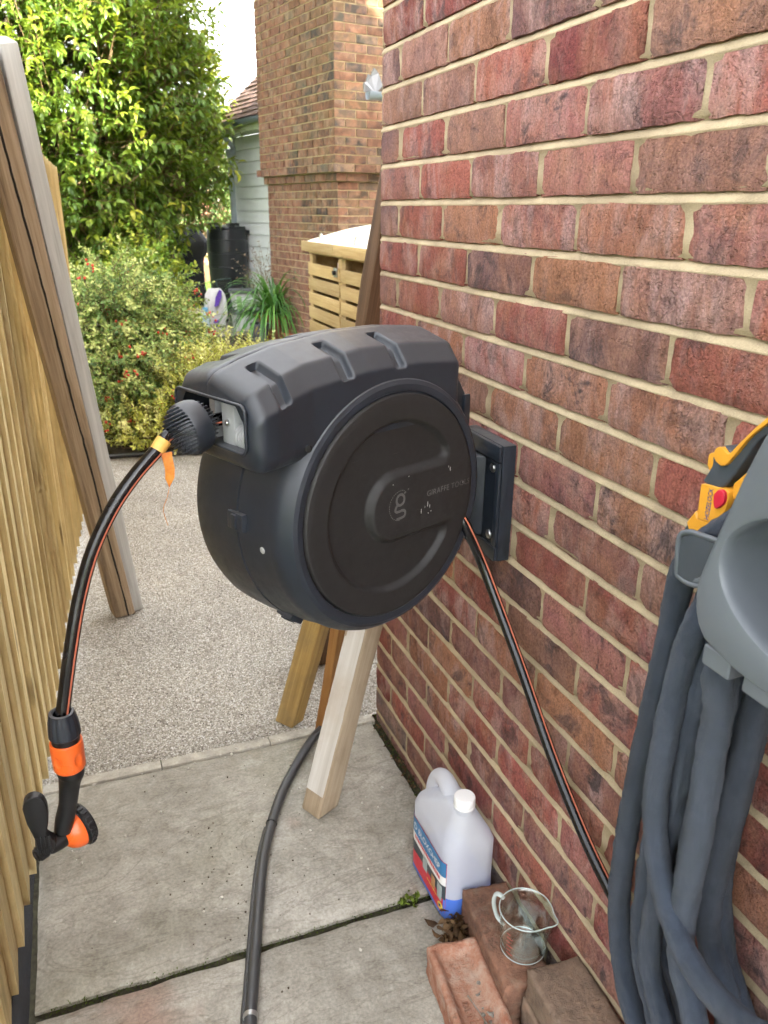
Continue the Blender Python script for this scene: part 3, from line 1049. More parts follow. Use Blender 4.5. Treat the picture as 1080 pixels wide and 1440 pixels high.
for cx_, cz_, a_, b_ in [(0.050, -0.017, .0013, .0042), (0.058, -0.012, .0007, .0025), (0.064, -0.009, .0012, .0048), (0.069, -0.013, .0011, .0032), (0.066, -0.024, .0015, .0012),
                         (0.072, -0.022, .0012, .0012), (0.114, 0.038, .0015, .004), (0.110, 0.043, .0008, .002), (0.021, 0.046, .0014, .001), (-0.012, 0.040, .001, .0007), (0.146, 0.009, .0007, .0025)]:
    b0 = len(sv)
    for k in range(9):
        a = 2 * math.pi * k / 9
        q = sr.uniform(0.75, 1.2)
        sv.append((cx_ + a_ * q * math.cos(a), -0.0027, cz_ + b_ * q * math.sin(a)))
    sf.append(tuple(range(b0, b0 + 9)))
mk('splash_marks', sv, sf, M_SPLASH, disc, world=False)

# ---- top shroud with the hose mouth
def ztop(t):
    return float(np.interp(t, [-0.25, -0.20, -0.15, -0.047, 0.05, 0.144, 0.20], [0.218, 0.234, 0.2455, 0.2565, 0.256, 0.2475, 0.235]))
B0, B1, BM = 0.008, 0.196, 0.101
def section(t, inset=0.0, topdrop=0.0, n=110):
    """closed outline (y, z) of the shroud at station t, starting at the front bottom"""
    zt = ztop(t) - topdrop
    f0, f1 = float(np.interp(t, [-0.25, -0.215, -0.185, -0.15], [-0.005, -0.004, 0.003, B0])) + inset, B1 - inset
    zb = 0.101 + inset
    key = [(f0 + 0.014, zb), (f0, zb + 0.018), (f0, zt - 0.046), (f0 + 0.022, zt - 0.017), (BM - 0.010, zt - 0.0005), (BM + 0.010, zt - 0.0005), (f1 - 0.022, zt - 0.013), (f1, zt - 0.044), (f1, zb + 0.018), (f1 - 0.014, zb)]
    rad = [0.008, 0.010, 0.004, 0.0035, 0.003, 0.003, 0.0035, 0.004, 0.010, 0.008]
    out = []
    m = len(key)
    for i in range(m):
        p, a, b = Vector(key[i]), Vector(key[i - 1]), Vector(key[(i + 1) % m])
        da, db = (a - p), (b - p)
        r = min(rad[i], da.length * 0.45, db.length * 0.45)
        p0, p1 = p + da.normalized() * r, p + db.normalized() * r
        for k in range(7):
            q = k / 6
            out.append((p0 * (1 - q) * (1 - q) + p * 2 * q * (1 - q) + p1 * q * q))
    # resample by arc length
    out.append(out[0])
    L = [0]
    for i in range(1, len(out)):
        L.append(L[-1] + (out[i] - out[i - 1]).length)
    xs, ys = [p.x for p in out], [p.y for p in out]
    s = np.linspace(0, L[-1], n + 1)[:-1]
    return list(zip(np.interp(s, L, xs), np.interp(s, L, ys)))
SLOTS = [(-0.199, 0.0105), (-0.088, 0.0105), (0.012, 0.0105)]
T0, T1 = -0.2505, 0.146
NS = 240
st = []
rr = 0.020
for k in range(8):
    a = k / 8 * math.pi / 2
    st.append((T0 + rr * (1 - math.sin(a + 0.0)) if False else T0 + rr * (1 - math.cos(a)), rr * (1 - math.sin(a)), 0.014 * (1 - math.sin(a))))
for t in np.linspace(T0 + rr, T1 - 0.016, 210):
    st.append((float(t), 0.0, 0.0))
for k in range(1, 7):
    a = k / 6 * math.pi / 2
    st.append((T1 - 0.016 + 0.016 * math.sin(a), 0.016 * (1 - math.cos(a)), 0.012 * (1 - math.cos(a))))
rows = []
for t, ins, td in st:
    sec = section(t, ins, td, NS)
    row = []
    for (y, z) in sec:
        d = 0.0
        for c_, hw in SLOTS:
            mt_ = 1 - sstep(hw - 0.0045, hw + 0.002, abs(t - c_ - (0.006 if y > BM else 0.0)))
            if mt_ > 0:
                zt = ztop(t)
                span = sstep(BM - 0.026, BM - 0.034, y) if y < BM else sstep(BM + 0.026, BM + 0.034, y)
                low = sstep(zt - 0.050, zt - 0.040, z)
                d = max(d, mt_ * span * low)
        if abs(y - BM) < 0.004 and z > 0.17:      # moulding seam
            d = max(d, 0.22 * (1 - abs(y - BM) / 0.004))
        yy = y + (0.006 if y < BM else -0.006) * d
        row.append((t, yy, z - 0.009 * d))
    rows.append(row)
vs = [v for r in rows for v in r]
fs = []
for j in range(len(rows) - 1):
    for k in range(NS):
        k2 = (k + 1) % NS
        fs.append((j * NS + k, (j + 1) * NS + k, (j + 1) * NS + k2, j * NS + k2))
fs.append(tuple(range((len(rows) - 1) * NS, len(rows) * NS)))
# nose face with the mouth: bridge the first section to a rounded rectangle
def rrect(y0, y1, z0, z1, r, n, start):
    pts = []
    for (cx_, cz_, a0) in ((y0 + r, z0 + r, 180), (y1 - r, z0 + r, 270), (y1 - r, z1 - r, 0), (y0 + r, z1 - r, 90)):
        for k in range(13):
            a = R(a0 + 90 * k / 12)
            pts.append(Vector((cx_ + r * math.cos(a), cz_ + r * math.sin(a))))
    pts.append(pts[0])
    L = [0]
    for i in range(1, len(pts)):
        L.append(L[-1] + (pts[i] - pts[i - 1]).length)
    s = np.linspace(0, L[-1], 401)[:-1]
    P = list(zip(np.interp(s, L, [p.x for p in pts]), np.interp(s, L, [p.y for p in pts])))
    return P
HOLE = rrect(0.0155, 0.181, 0.1275, 0.1905, 0.012, NS, None)
hc = (0.095, 0.159)
first = rows[0]
def ray_hit(ang):
    d = (math.cos(ang), math.sin(ang))
    best, bp = -9, None
    for p in HOLE:
        w = (p[0] - hc[0], p[1] - hc[1])
        l_ = math.hypot(*w)
        c_ = (w[0] * d[0] + w[1] * d[1]) / l_
        if c_ > best:
            best, bp = c_, p
    return bp
hp = [ray_hit(math.atan2((v[2] - hc[1]) * 1.0, v[1] - hc[0])) for v in first]
b1 = len(vs)
vs += [(T0 - 0.0012, (v[1] + p[0]) / 2, (v[2] + p[1]) / 2) for v, p in zip(first, hp)]
b2 = len(vs)
vs += [(T0 - 0.0022, p[0], p[1]) for p in hp]
b3 = len(vs)
vs += [(T0 + 0.006, p[0] + (0.003 if p[0] < hc[0] else -0.003), p[1] + (0.002 if p[1] < hc[1] else -0.002)) for p in hp]
b4 = len(vs)
vs += [(T0 + 0.055, p[0] + (0.003 if p[0] < hc[0] else -0.003), p[1] + (0.002 if p[1] < hc[1] else -0.002)) for p in hp]
for k in range(NS):
    k2 = (k + 1) % NS
    fs += [(k, k2, b1 + k2, b1 + k), (b1 + k, b1 + k2, b2 + k2, b2 + k), (b2 + k, b2 + k2, b3 + k2, b3 + k), (b3 + k, b3 + k2, b4 + k2, b4 + k)]
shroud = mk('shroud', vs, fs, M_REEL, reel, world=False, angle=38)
mk('mouth_recess', [(T0 + 0.0545, p[0], p[1]) for p in hp], [tuple(range(NS))], M_DARKHOLE, shroud, world=False)
# raised lip round the mouth
lp = [(T0 - 0.0015, p[0], p[1]) for p in hp] + [(T0 - 0.0015, hp[0][0], hp[0][1])]
tube('mouth_lip', lp, 0.0024, M_REEL, shroud, seg=8, world=False, smooth_path=False, caps=False)
# hose guide seen inside the mouth
guide = box('hose_guide', T0 + 0.010, T0 + 0.050, 0.058, 0.088, 0.129, 0.1895, M_WHITEP, shroud, world=False, bev=0.003)
lathe('guide_roller', [(0.0, 0.014), (0.014, 0.014), (0.0155, 0.016), (0.0155, 0.056), (0.0, 0.057)], M_WHITEP, shroud, 28, 1, False, Matrix.Translation((T0 + 0.022, 0, 0.142)))
for yy in np.arange(0.019, 0.050, 0.005):
    lathe('roller_rib', [(0.0150, yy), (0.0168, yy + 0.0006), (0.0168, yy + 0.0022), (0.0150, yy + 0.0028)], M_WHITEP, shroud, 28, 1, False, Matrix.Translation((T0 + 0.022, 0, 0.142)), close=False)
box('guide_plate', T0 + 0.016, T0 + 0.05, 0.112, 0.126, 0.129, 0.1895, M_WHITEP, shroud, world=False, bev=0.002)
def screw_head(name, M_, r, parent, mat=None):
    prof = [(0.0, -0.0042), (r * 0.55, -0.004), (r * 0.9, -0.0026), (r, -0.0006), (r, 0.001), (0.0, 0.001)]
    return lathe(name, prof, mat or M_STEEL, parent, 20, 1, False, M_)
screw_head('guide_screw', Matrix.Translation((T0 + 0.0098, 0.073, 0.158)) @ Matrix.Rotation(-math.pi / 2, 4, 'Z'), 0.0045, guide)
# screw hole on the shroud, plug on the drum, latches on the seam
lathe('screw_hole', [(0.0, -0.0008), (0.0038, -0.0008), (0.0046, -0.0003), (0.0046, .004), (0.0, .004)], M_DARKHOLE, shroud, 18, 1, False, Matrix.Translation((-0.170, -0.0065, 0.126)))
def on_drum(ang, b, r):
    return Vector((r * math.cos(ang), b, r * math.sin(ang)))
a = R(187.5)
pm = frame_at(on_drum(a, 0.058, 0.2080), (-math.sin(a), 0, math.cos(a)), (0, 1, 0))
lathe('white_plug', [(0.0, 0.002), (0.004, 0.0018), (0.0058, 0.0008), (0.0058, -0.004), (0.0, -0.004)], M_WHITEP, reel, 20, 2, False,
      Matrix(((math.cos(a), -math.sin(a), 0, 0), (0, 0, 0, 0), (0, 0, 0, 0), (0, 0, 0, 1))) if False else Matrix.Translation(on_drum(a, 0.058, 0.2085)) @ Matrix.Rotation(-math.pi / 2 , 4, 'Y') @ Matrix.Rotation(R(-7.5), 4, 'Y'))
def latch(ang):
    rot = Matrix.Rotation(-ang, 4, 'Y')
    bm = bmesh.new()
    for (x0, x1, y0, y1, z0, z1, bv) in ((0.205, 0.2235, 0.081, 0.118, -0.0135, 0.0135, 0.003), (0.2215, 0.2265, 0.094, 0.106, -0.011, 0.011, 0.002)):
        r_ = bm_box(bm, x0, x1, y0, y1, z0, z1, bv)
    bmesh.ops.transform(bm, matrix=rot, verts=bm.verts)
    return from_bm('latch', bm, M_REEL, reel, world=False)
for a in (178.0, 232.5, 300.0):
    latch(R(a))
# rear hinge shoulder, wall bracket
bm = extrude_poly([(0.118, 0.195), (0.150, 0.200), (0.186, 0.160), (0.214, 0.118), (0.216, 0.085), (0.19, 0.06), (0.12, 0.10)], 0.045, 0.165, 'XZ', 0.006)
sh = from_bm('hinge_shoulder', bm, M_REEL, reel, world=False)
box('shoulder_rib', 0.192, 0.206, 0.040, 0.0455, 0.10, 0.138, M_REEL, sh, world=False, bev=0.002)
for zz in (0.028, -0.15):
    bm = extrude_poly([(0.17, 0.06), (0.215, 0.055), (0.250, 0.085), (0.252, 0.105), (0.236, 0.125), (0.17, 0.14)], zz, zz + 0.028, 'XY', 0.003)
    from_bm('hinge_arm', bm, M_REEL, reel, world=False)
lathe('hinge_pin', [(0.0, -0.165), (0.009, -0.165), (0.009, 0.07), (0.0, 0.07)], M_STEEL, reel, 18, 2, False, Matrix.Translation((0.232, 0.100, 0)))
# wall bracket in world axes: plate parallel to the wall
br = bmesh.new()
bm_box(br, -0.026, -0.0005, -0.668, -0.520, 0.765, 0.978, 0.003)
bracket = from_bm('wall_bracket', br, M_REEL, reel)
YA, YB = -0.668, -0.520
for (ya, yb, za, zb, xf) in ((YA + .0005, YA + 0.0145, 0.793, 0.947, -0.032), (YB - 0.02, YB - .0005, 0.793, 0.947, -0.035)):
    box('bracket_rail', xf, -0.0262, ya, yb, za, zb, M_REEL, bracket, bev=0.004)
box('bracket_cap', -0.034, -0.0262, YA + 0.0005, YB - 0.0005, 0.948, 0.9775, M_REEL, bracket, bev=0.006)
box('bracket_foot', -0.032, -0.0262, YA + 0.0005, YB - 0.0005, 0.7655, 0.792, M_REEL, bracket, bev=0.005)
bm = extrude_poly([(-0.0262, -0.612), (-0.0262, -0.50), (-0.052, -0.548), (-0.082, -0.565), (-0.092, -0.588), (-0.080, -0.606), (-0.05, -0.60)], 0.795, 0.945, 'XY', 0.004)
from_bm('bracket_knuckle', bm, M_REEL, bracket)
for (yy, zz) in ((YA + 0.030, 0.932), (YA + 0.030, 0.808), (YB - 0.036, 0.936), (YB - 0.036, 0.802)):
    sm_ = Matrix.Translation((-0.0275, yy, zz)) @ Matrix.Rotation(-math.pi / 2, 4, 'Z')
    screw_head('bracket_screw', sm_, 0.0085, bracket)

# ---- outlet hose, ball stopper
HP = [(-0.5000, -0.7560, 1.0865), (-0.5350, -0.7720, 1.0860), (-0.5803, -0.7910, 1.0790), (-0.5979, -0.7999, 1.0634), (-0.6288, -0.8104, 1.0362), (-0.6602, -0.8192, 0.9988), (-0.6894, -0.8280, 0.9492), (-0.7111, -0.8366, 0.8933),
      (-0.7286, -0.8487, 0.8327), (-0.7421, -0.8545, 0.7771), (-0.7493, -0.8585, 0.7464), (-0.7515, -0.8595, 0.735)]
def stripe(name, path, r, ang, w, mat, parent, up=Vector((0, 0, 1))):
    F = frames(path, up)
    vs, fs = [], []
    for p, (t, n, b) in zip(path, F):
        for q in (-1, -0.33, 0.33, 1):
            a_ = ang + q * w
            vs.append(p + (n * math.cos(a_) + b * math.sin(a_)) * (r + 0.0002))
    for i in range(len(path) - 1):
        for k in range(3):
            fs.append((i * 4 + k, i * 4 + k + 1, i * 4 + k + 5, i * 4 + k + 4))
    return mk(name, vs, fs, mat, parent, smooth=True)
hp_path = catmull(HP, 10)
hv, hf = tube_data(hp_path, 0.0088, 20)
hose1 = mk('outlet_hose', hv, hf, M_HOSE, reel, angle=50)
stripe('hose_stripe', hp_path, 0.0088, R(256), R(9), M_STRIPE, hose1)
stripe('hose_stripe', hp_path, 0.0088, R(63), R(9), M_STRIPE, hose1)
# ball: fluted sphere with a smooth belt
bc = Vector((-0.5530, -0.7800, 1.0830))
ax = Vector((-0.90, -0.38, -0.22)).normalized()          # hose axis
belt = Vector((0.10, 0.95, -0.28)).normalized()
flute = ax.cross(belt).normalized()
belt = flute.cross(ax).normalized()
vs, fs = [], []
NU, NV = 200, 110
for j in range(NV + 1):
    th = math.pi * j / NV
    for k in range(NU):
        ph = 2 * math.pi * k / NU
        d = Vector((math.sin(th) * math.cos(ph), math.sin(th) * math.sin(ph), math.cos(th)))
        c_ax, c_fl = d.x, d.y                          # local: x hose axis, y flute axis
        r = 0.0355
        # smooth belt between two fluted caps along the axis
        m_ = sstep(0.30, 0.36, c_ax) + sstep(0.42, 0.48, -c_ax)
        g = 0.5 + 0.5 * math.cos(c_fl * r * 2 * math.pi / 0.0047)
        r -= 0.0042 * min(1.0, m_) * sstep(0.35, 0.55, g) * (1 - sstep(0.88, 0.97, abs(c_fl)))
        # bolt hole
        dh = (d - Vector((-0.05, -0.62, -0.78)).normalized()).length
        r -= 0.008 * (1 - sstep(0.12, 0.16, dh))
        p = bc + (ax * d.x + flute * d.y + ax.cross(flute) * d.z) * r
        vs.append(p)
for j in range(NV):
    for k in range(NU):
        k2 = (k + 1) % NU
        fs.append((j * NU + k, (j + 1) * NU + k, (j + 1) * NU + k2, j * NU + k2))
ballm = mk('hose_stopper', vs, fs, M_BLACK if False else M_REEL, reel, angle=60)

# ---- orange tape tied round the hose
def m_tape():
    m, nt, p, out = new_mat('orange_tape')
    v = objvec(nt)
    n = nz(nt, v, 90.0, 3)
    setp(nt, p, color=ramp(nt, n, [(0.35, (0.62, 0.16, 0.02)), (0.65, (0.80, 0.34, 0.06))]), rough=0.45, normal=bump(nt, n, 0.2, 0.001))
    tr_ = nd(nt, 'ShaderNodeBsdfTranslucent', {'Color': (0.9, 0.32, 0.05, 1)})
    mixs = nd(nt, 'ShaderNodeMixShader', {0: 0.3})
    nt.links.new(p.outputs[0], mixs.inputs[1])
    nt.links.new(tr_.outputs[0], mixs.inputs[2])
    nt.links.new(mixs.outputs[0], out.inputs[0])
    return m
M_TAPE = m_tape()
tape = thing('tape_tag', 'orange tape tag tied round the hose below the ball stopper', 'tape', (-0.594, -0.798, 1.066))
seg = [p for p in hp_path if -0.600 < p.x < -0.5895]
p0, p1 = seg[0], seg[-1]
tv_, tf_ = tube_data([p0.lerp(p1, t) for t in np.linspace(-0.15, 1.2, 7)], 0.0096, 20, caps=False)
mk('band', tv_, tf_, m_plain('yellow_tape', (0.72, 0.42, 0.10), 0.45, 0.12), tape, smooth=True)
base = p0.lerp(p1, 0.6)
tl = [base + Vector((0.006, -0.0095, -0.006)), base + Vector((0.007, -0.0105, -0.016)), base + Vector((0.0085, -0.010, -0.028)), base + Vector((0.0075, -0.0095, -0.040)), base + Vector((0.006, -0.009, -0.052))]
wd = [0.007, 0.0065, 0.0062, 0.0058, 0.0005]
vs, fs = [], []
dr = Vector((0.93, -0.30, 0.18))
for k, (p, w) in enumerate(zip(tl, wd)):
    q = dr * w + Vector((0, 0.002 * math.sin(k * 1.7), 0))
    vs += [p - q, p - Vector((0, 0.0012, 0)), p + q]
for k in range(len(tl) - 1):
    for j in range(2):
        fs.append((k * 3 + j, k * 3 + j + 1, k * 3 + j + 4, k * 3 + j + 3))
mk('tail', vs, fs, M_TAPE, tape, smooth=True)
tube('thread', [tl[-1], tl[-1] + Vector((-0.004, 0, -0.014)), tl[-1] + Vector((-0.010, 0, -0.030)), tl[-1] + Vector((-0.006, 0, -0.052))], 0.0003, M_TAPE, tape, seg=5)

# ================================================================== spray gun on the end of the hose
GB = Vector((-0.7505, -0.859, 0.0))
gun = thing('spray_gun', 'black and orange spray gun hanging from the reel hose by the fence', 'spray gun', (GB.x, GB.y, 0.55))
def glathe(name, prof, mat, parent, tilt=0.0, seg=40, off=(0, 0)):
    return lathe(name, [(r, z) for r, z in prof], mat, parent, seg, 2, True, Matrix.Translation((GB.x + off[0], GB.y + off[1], 0)), angle=40)
# ribbed collar
vs, fs = [], []
prof = [(0.0105, 0.7475), (0.0125, 0.7500), (0.0155, 0.7490), (0.0185, 0.735), (0.0198, 0.722), (0.0198, 0.716), (0.0180, 0.7135), (0.0, 0.7135)]
NSG = 72
for r, z in prof:
    for k in range(NSG):
        a_ = 2 * math.pi * k / NSG
        rr_ = r - (0.0011 if (k % 6 in (0, 1)) and 0.718 < z < 0.745 else 0)
        vs.append((GB.x + rr_ * math.cos(a_), GB.y + rr_ * math.sin(a_), z))
for i in range(len(prof) - 1):
    for k in range(NSG):
        k2 = (k + 1) % NSG
        fs.append((i * NSG + k, (i + 1) * NSG + k, (i + 1) * NSG + k2, i * NSG + k2))
mk('collar', vs, fs, M_REEL, gun, angle=30)
glathe('neck', [(0.0, 0.7145), (0.0172, 0.7140), (0.0172, 0.7005), (0.0, 0.7)], M_BLACK, gun)
# orange quick connector with two finger dents
vs, fs = [], []
prof = [(0.0165, 0.705), (0.0180, 0.7065), (0.0202, 0.7050), (0.0205, 0.698), (0.0204, 0.690), (0.0203, 0.682), (0.0202, 0.674), (0.0198, 0.6665), (0.0185, 0.6640), (0.0, 0.664)]
fine = []
for i in range(len(prof) - 1):
    for q in np.linspace(0, 1, 5)[:-1]:
        fine.append((prof[i][0] * (1 - q) + prof[i + 1][0] * q, prof[i][1] * (1 - q) + prof[i + 1][1] * q))
fine.append(prof[-1])
for r, z in fine:
    for k in range(96):
        a_ = 2 * math.pi * k / 96
        d_ = 0.0
        for c_ in (-128, -52, 38, 128):
            da = (math.degrees(a_) - c_ + 180) % 360 - 180
            q = (da / 15) ** 2 + ((z - 0.683) / 0.009) ** 2
            if q < 1.2 and r > 0.019:
                d_ = max(d_, 0.0022 * (1 - sstep(0.4, 1.1, q)))
        vs.append((GB.x + (r - d_) * math.cos(a_), GB.y + (r - d_) * math.sin(a_), z))
for i in range(len(fine) - 1):
    for k in range(96):
        k2 = (k + 1) % 96
        fs.append((i * 96 + k, (i + 1) * 96 + k, (i + 1) * 96 + k2, i * 96 + k2))
mk('quick_connector', vs, fs, M_ORANGE, gun, angle=40)
# handle
hp2 = [Vector((GB.x, GB.y, 0.6655)), Vector((GB.x, GB.y, 0.655)), Vector((GB.x - .003, GB.y, 0.642)), Vector((GB.x - .009, GB.y, 0.61)), Vector((GB.x - .016, GB.y, 0.585)), Vector((GB.x - .021, GB.y - .002, 0.568))]
tube('handle', hp2, [0.0182, 0.0184, 0.0150, 0.0128, 0.0135, 0.0120], M_BLACK, gun, seg=24, flat=0.92, up=Vector((1, 0, 0)))
# barrel across the bottom, pointing right
bx0 = Vector((GB.x - 0.046, GB.y - 0.012, 0.552))
bdir = Vector((0.84, 0.54, 0.05)).normalized()
BM_ = frame_at(bx0, bdir, (0, 1, 0))
lathe('barrel', [(0.0, -0.010), (0.0085, -0.010), (0.0105, -0.008), (0.0105, 0.002), (0.0090, 0.004), (0.0115, 0.008), (0.0130, 0.018), (0.0135, 0.032), (0.0, 0.033)], M_BLACK, gun, 32, 0, True, BM_)
lathe('rear_cap', [(0.0, -0.0125), (0.0035, -0.0125), (0.0040, -0.0095), (0.0068, -0.0125), (0.0088, -0.0115), (0.0088, -0.009), (0.0, -0.009)], M_BLACK, gun, 24, 0, True, BM_)
lathe('spray_head', [(0.0132, 0.0275), (0.0150, 0.0285), (0.0205, 0.0330), (0.0245, 0.0390), (0.0266, 0.0450), (0.0270, 0.0490), (0.0, 0.0490)], M_ORANGE, gun, 48, 0, True, BM_)
bz = lathe('spray_bezel', [(0.0, 0.0492), (0.0268, 0.0492), (0.0276, 0.0496), (0.0276, 0.0505), (0.0266, 0.051), (0.0278, 0.0518), (0.0292, 0.053), (0.0296, 0.0605), (0.0278, 0.0635), (0.0245, 0.0635), (0.0236, 0.062), (0.0, 0.062)],
           M_BLACK, gun, 48, 0, True, BM_)
for k in range(24):
    a_ = 2 * math.pi * k / 24
    bm = bmesh.new()
    bm_box(bm, 0.0535, 0.0605, 0.0283, 0.0308, -0.0017, 0.0017, 0.0008, 1)
    bmesh.ops.transform(bm, matrix=BM_ @ Matrix.Rotation(a_, 4, 'X'), verts=bm.verts)
    from_bm('grip_rib', bm, M_BLACK, bz)
# lever: paddle on the fence side, hinged at the bottom
lv = [(-0.061, 0.632), (-0.056, 0.644), (-0.046, 0.648), (-0.036, 0.641), (-0.032, 0.625), (-0.034, 0.602), (-0.038, 0.586), (-0.029, 0.572), (-0.034, 0.556), (-0.050, 0.556), (-0.053, 0.580), (-0.059, 0.608)]
lvs = [(GB.x + p.x, p.y) for p in catmull([(a, b, 0) for a, b in lv], 3)]
bm = extrude_poly(lvs, GB.y - 0.024, GB.y - 0.010, 'XZ', 0.003)
lever = from_bm('lever', bm, M_BLACK, gun)
for k in range(4):
    zz = 0.557 + 0.0
    box('lever_rib', GB.x - 0.0515 + 0.0050 * k, GB.x - 0.0490 + 0.0050 * k, GB.y - 0.0265, GB.y - 0.0235, 0.560, 0.584, M_BLACK, lever, bev=0.0009)
screw_head('pivot_screw', Matrix.Translation((GB.x - 0.012, GB.y - 0.0145, 0.576)), 0.0042, gun)

# ================================================================== supply hose down to the right
SP = [(-0.130, -0.655, 0.900), (-0.118, -0.680, 0.880), (-0.105, -0.6955, 0.8547), (-0.075, -0.6973, 0.7921), (-0.055, -0.7332, 0.7174), (-0.040, -0.8046, 0.6222), (-0.032, -0.8964, 0.5199), (-0.028, -0.9875, 0.4438), (-0.026, -1.0566, 0.4016), (-0.024, -1.13, 0.372), (-0.022, -1.25, 0.35), (-0.022, -1.45, 0.40)]
sup = thing('supply_hose', 'black hose with an orange stripe hanging from the reel along the bricks', 'hose', (-0.03, -1.0, 0.4))
spath = catmull(SP, 10)
vs, fs = tube_data(spath, 0.0092, 18)
hb = mk('hose', vs, fs, M_HOSE, sup, angle=50)
stripe('hose_stripe', spath, 0.0092, R(12), R(10), M_STRIPE, hb)

# ================================================================== leaning timbers
def timber(name, label, cat, base, top, w, d, mat, ref, bev=0.004, over=0.0, group=None, crack=None, rough_=0.0015, cap=False, seed=1.0):
    """square timber from base to top; ref = direction its 'w' side runs; foot cut level with the ground"""
    base, top = Vector(base), Vector(top)
    ax = (top - base).normalized()
    x = Vector(ref) - ax * Vector(ref).dot(ax)
    x.normalize()
    y = ax.cross(x)
    L = (top - base).length
    n = 26
    ring = []
    per = [(-w / 2, -d / 2), (-w / 6, -d / 2), (w / 6, -d / 2), (w / 2, -d / 2), (w / 2, -d / 6), (w / 2, d / 6), (w / 2, d / 2), (w / 6, d / 2), (-w / 6, d / 2), (-w / 2, d / 2), (-w / 2, d / 6), (-w / 2, -d / 6)]
    bm = bmesh.new()
    o = thing(name, label, cat, (base.x, base.y, base.z), 0, group)
    # mesh in a local frame whose z runs along the timber, so the grain follows it
    Mw = Matrix(((x.x, y.x, ax.x, base.x), (x.y, y.y, ax.y, base.y), (x.z, y.z, ax.z, base.z), (0, 0, 0, 1)))
    for k in range(n + 1):
        h = L * k / n
        rr_ = []
        for (a_, b_) in per:
            j = rough_ * mnoise.noise(Vector((a_ * 9 + seed, b_ * 9, h * 5)))
            hh = h
            if k == 0:
                off = x * a_ + y * b_
                hh = -off.z / ax.z + (0.0 if base.z < 0.05 else 0.0)
            rr_.append(bm.verts.new((a_ * (1 + j / w * 2), b_ * (1 + j / d * 2), hh)))
        ring.append(rr_)
    m = len(per)
    for k in range(n):
        for q in range(m):
            bm.faces.new((ring[k][q], ring[k][(q + 1) % m], ring[k + 1][(q + 1) % m], ring[k + 1][q]))
    bm.faces.new(ring[0])
    bm.faces.new(ring[-1])
    bmesh.ops.recalc_face_normals(bm, faces=bm.faces)
    es = [e for e in bm.edges if e.is_manifold and e.calc_face_angle(0) > R(45)]
    bmesh.ops.bevel(bm, geom=es, offset=bev, segments=2, affect='EDGES', profile=0.55)
    b_ = from_bm('beam', bm, mat, o, world=False)
    b_.matrix_parent_inverse = ROOTINV[o.name] @ Mw
    return o, b_, Mw, L

M_OLDBROWN = m_wood('weathered_brown_timber', (0.11, 0.073, 0.045), (0.33, 0.24, 0.15), (0.50, 0.385, 0.265), 2, 0.85, 42, True, 1.0)
M_GREYWOOD = m_wood('silvered_timber', (0.31, 0.30, 0.275), (0.46, 0.455, 0.425), (0.58, 0.57, 0.535), 2, 0.85, 48, True, 0.6)
M_POST = m_wood('treated_post', (0.21, 0.125, 0.038), (0.32, 0.205, 0.068), (0.42, 0.29, 0.11), 2, 0.75, 60, True, 0.35, dirt=(0.13, 0.10, 0.06))
M_BATTEN = m_wood('orange_batten', (0.22, 0.095, 0.028), (0.36, 0.175, 0.055), (0.47, 0.26, 0.095), 2, 0.7, 55, True, 0.4)
M_STAKE = m_wood('limewashed_stake', (0.22, 0.165, 0.105), (0.32, 0.25, 0.17), (0.43, 0.36, 0.26), 2, 0.9, 40, True, 0.5, dirt=(0.23, 0.165, 0.10))
M_DARKTIM = m_wood('dark_oak_timber', (0.035, 0.018, 0.009), (0.095, 0.052, 0.026), (0.17, 0.10, 0.055), 2, 0.8, 34, True, 0.9)

o, bb, Mw, L = timber('old_beam', 'long cracked brown beam leaning on the fence beside a silvered plank', 'beam', (-0.634, 0.885, 0.0), (-0.802, 0.300, 1.66), 0.070, 0.070, M_OLDBROWN, (1, 0.25, 0), 0.005, seed=2.2)
# drying crack down the face
cv, cf = [], []
cr2 = random.Random(8)
N = 70
for k in range(N + 1):
    h = 0.01 + (L - 0.03) * k / N
    c_ = 0.010 + 0.012 * mnoise.noise(Vector((h * 2.2, 1.0, 5.0))) - 0.008 * (h / L) + 0.002 * mnoise.noise(Vector((h * 30, 2, 3)))
    w_ = 0.0014 + 0.0026 * (0.5 + 0.5 * mnoise.noise(Vector((h * 9, 7, 2))))
    cv += [(c_ - w_, -0.0372, h), (c_, -0.0376, h), (c_ + w_, -0.0372, h)]
for k in range(N):
    cf += [(k * 3, k * 3 + 1, k * 3 + 4, k * 3 + 3), (k * 3 + 1, k * 3 + 2, k * 3 + 5, k * 3 + 4)]
ck = mk('crack', cv, cf, m_plain('crack_dark', (0.012, 0.008, 0.005), 0.95, 0.4), o, world=False)
ck.matrix_parent_inverse = ROOTINV[o.name] @ Mw
timber('grey_plank', 'silver grey weathered plank leaning on the fence beside the brown beam', 'plank', (-0.592, 0.915, 0.0), (-0.748, 0.330, 1.685), 0.040, 0.075, M_GREYWOOD, (1, 0.35, 0), 0.005, seed=5.1)
timber('square_post', 'yellow treated square post leaning behind the hose reel', 'post', (-0.240, 0.052, 0.0), (-0.060, 0.055, 0.62), 0.048, 0.060, M_POST, (1, 0.62, 0), 0.003, seed=6.0)
timber('thin_batten', 'thin orange brown batten between the post and the pale stake', 'batten', (-0.170, -0.030, 0.003), (-0.055, 0.010, 0.62), 0.026, 0.030, M_BATTEN, (1, 0.5, 0), 0.002, seed=7.0)
stk_o, stk_b, stk_M, stk_L = timber('pale_stake', 'pale dusty wooden stake with a blunt foot standing on the paving under the reel', 'stake', (-0.262, -0.312, 0.002), (-0.050, -0.215, 0.66), 0.060, 0.060, M_STAKE, (1, 0.52, 0), 0.005, rough_=0.003, seed=9.0)
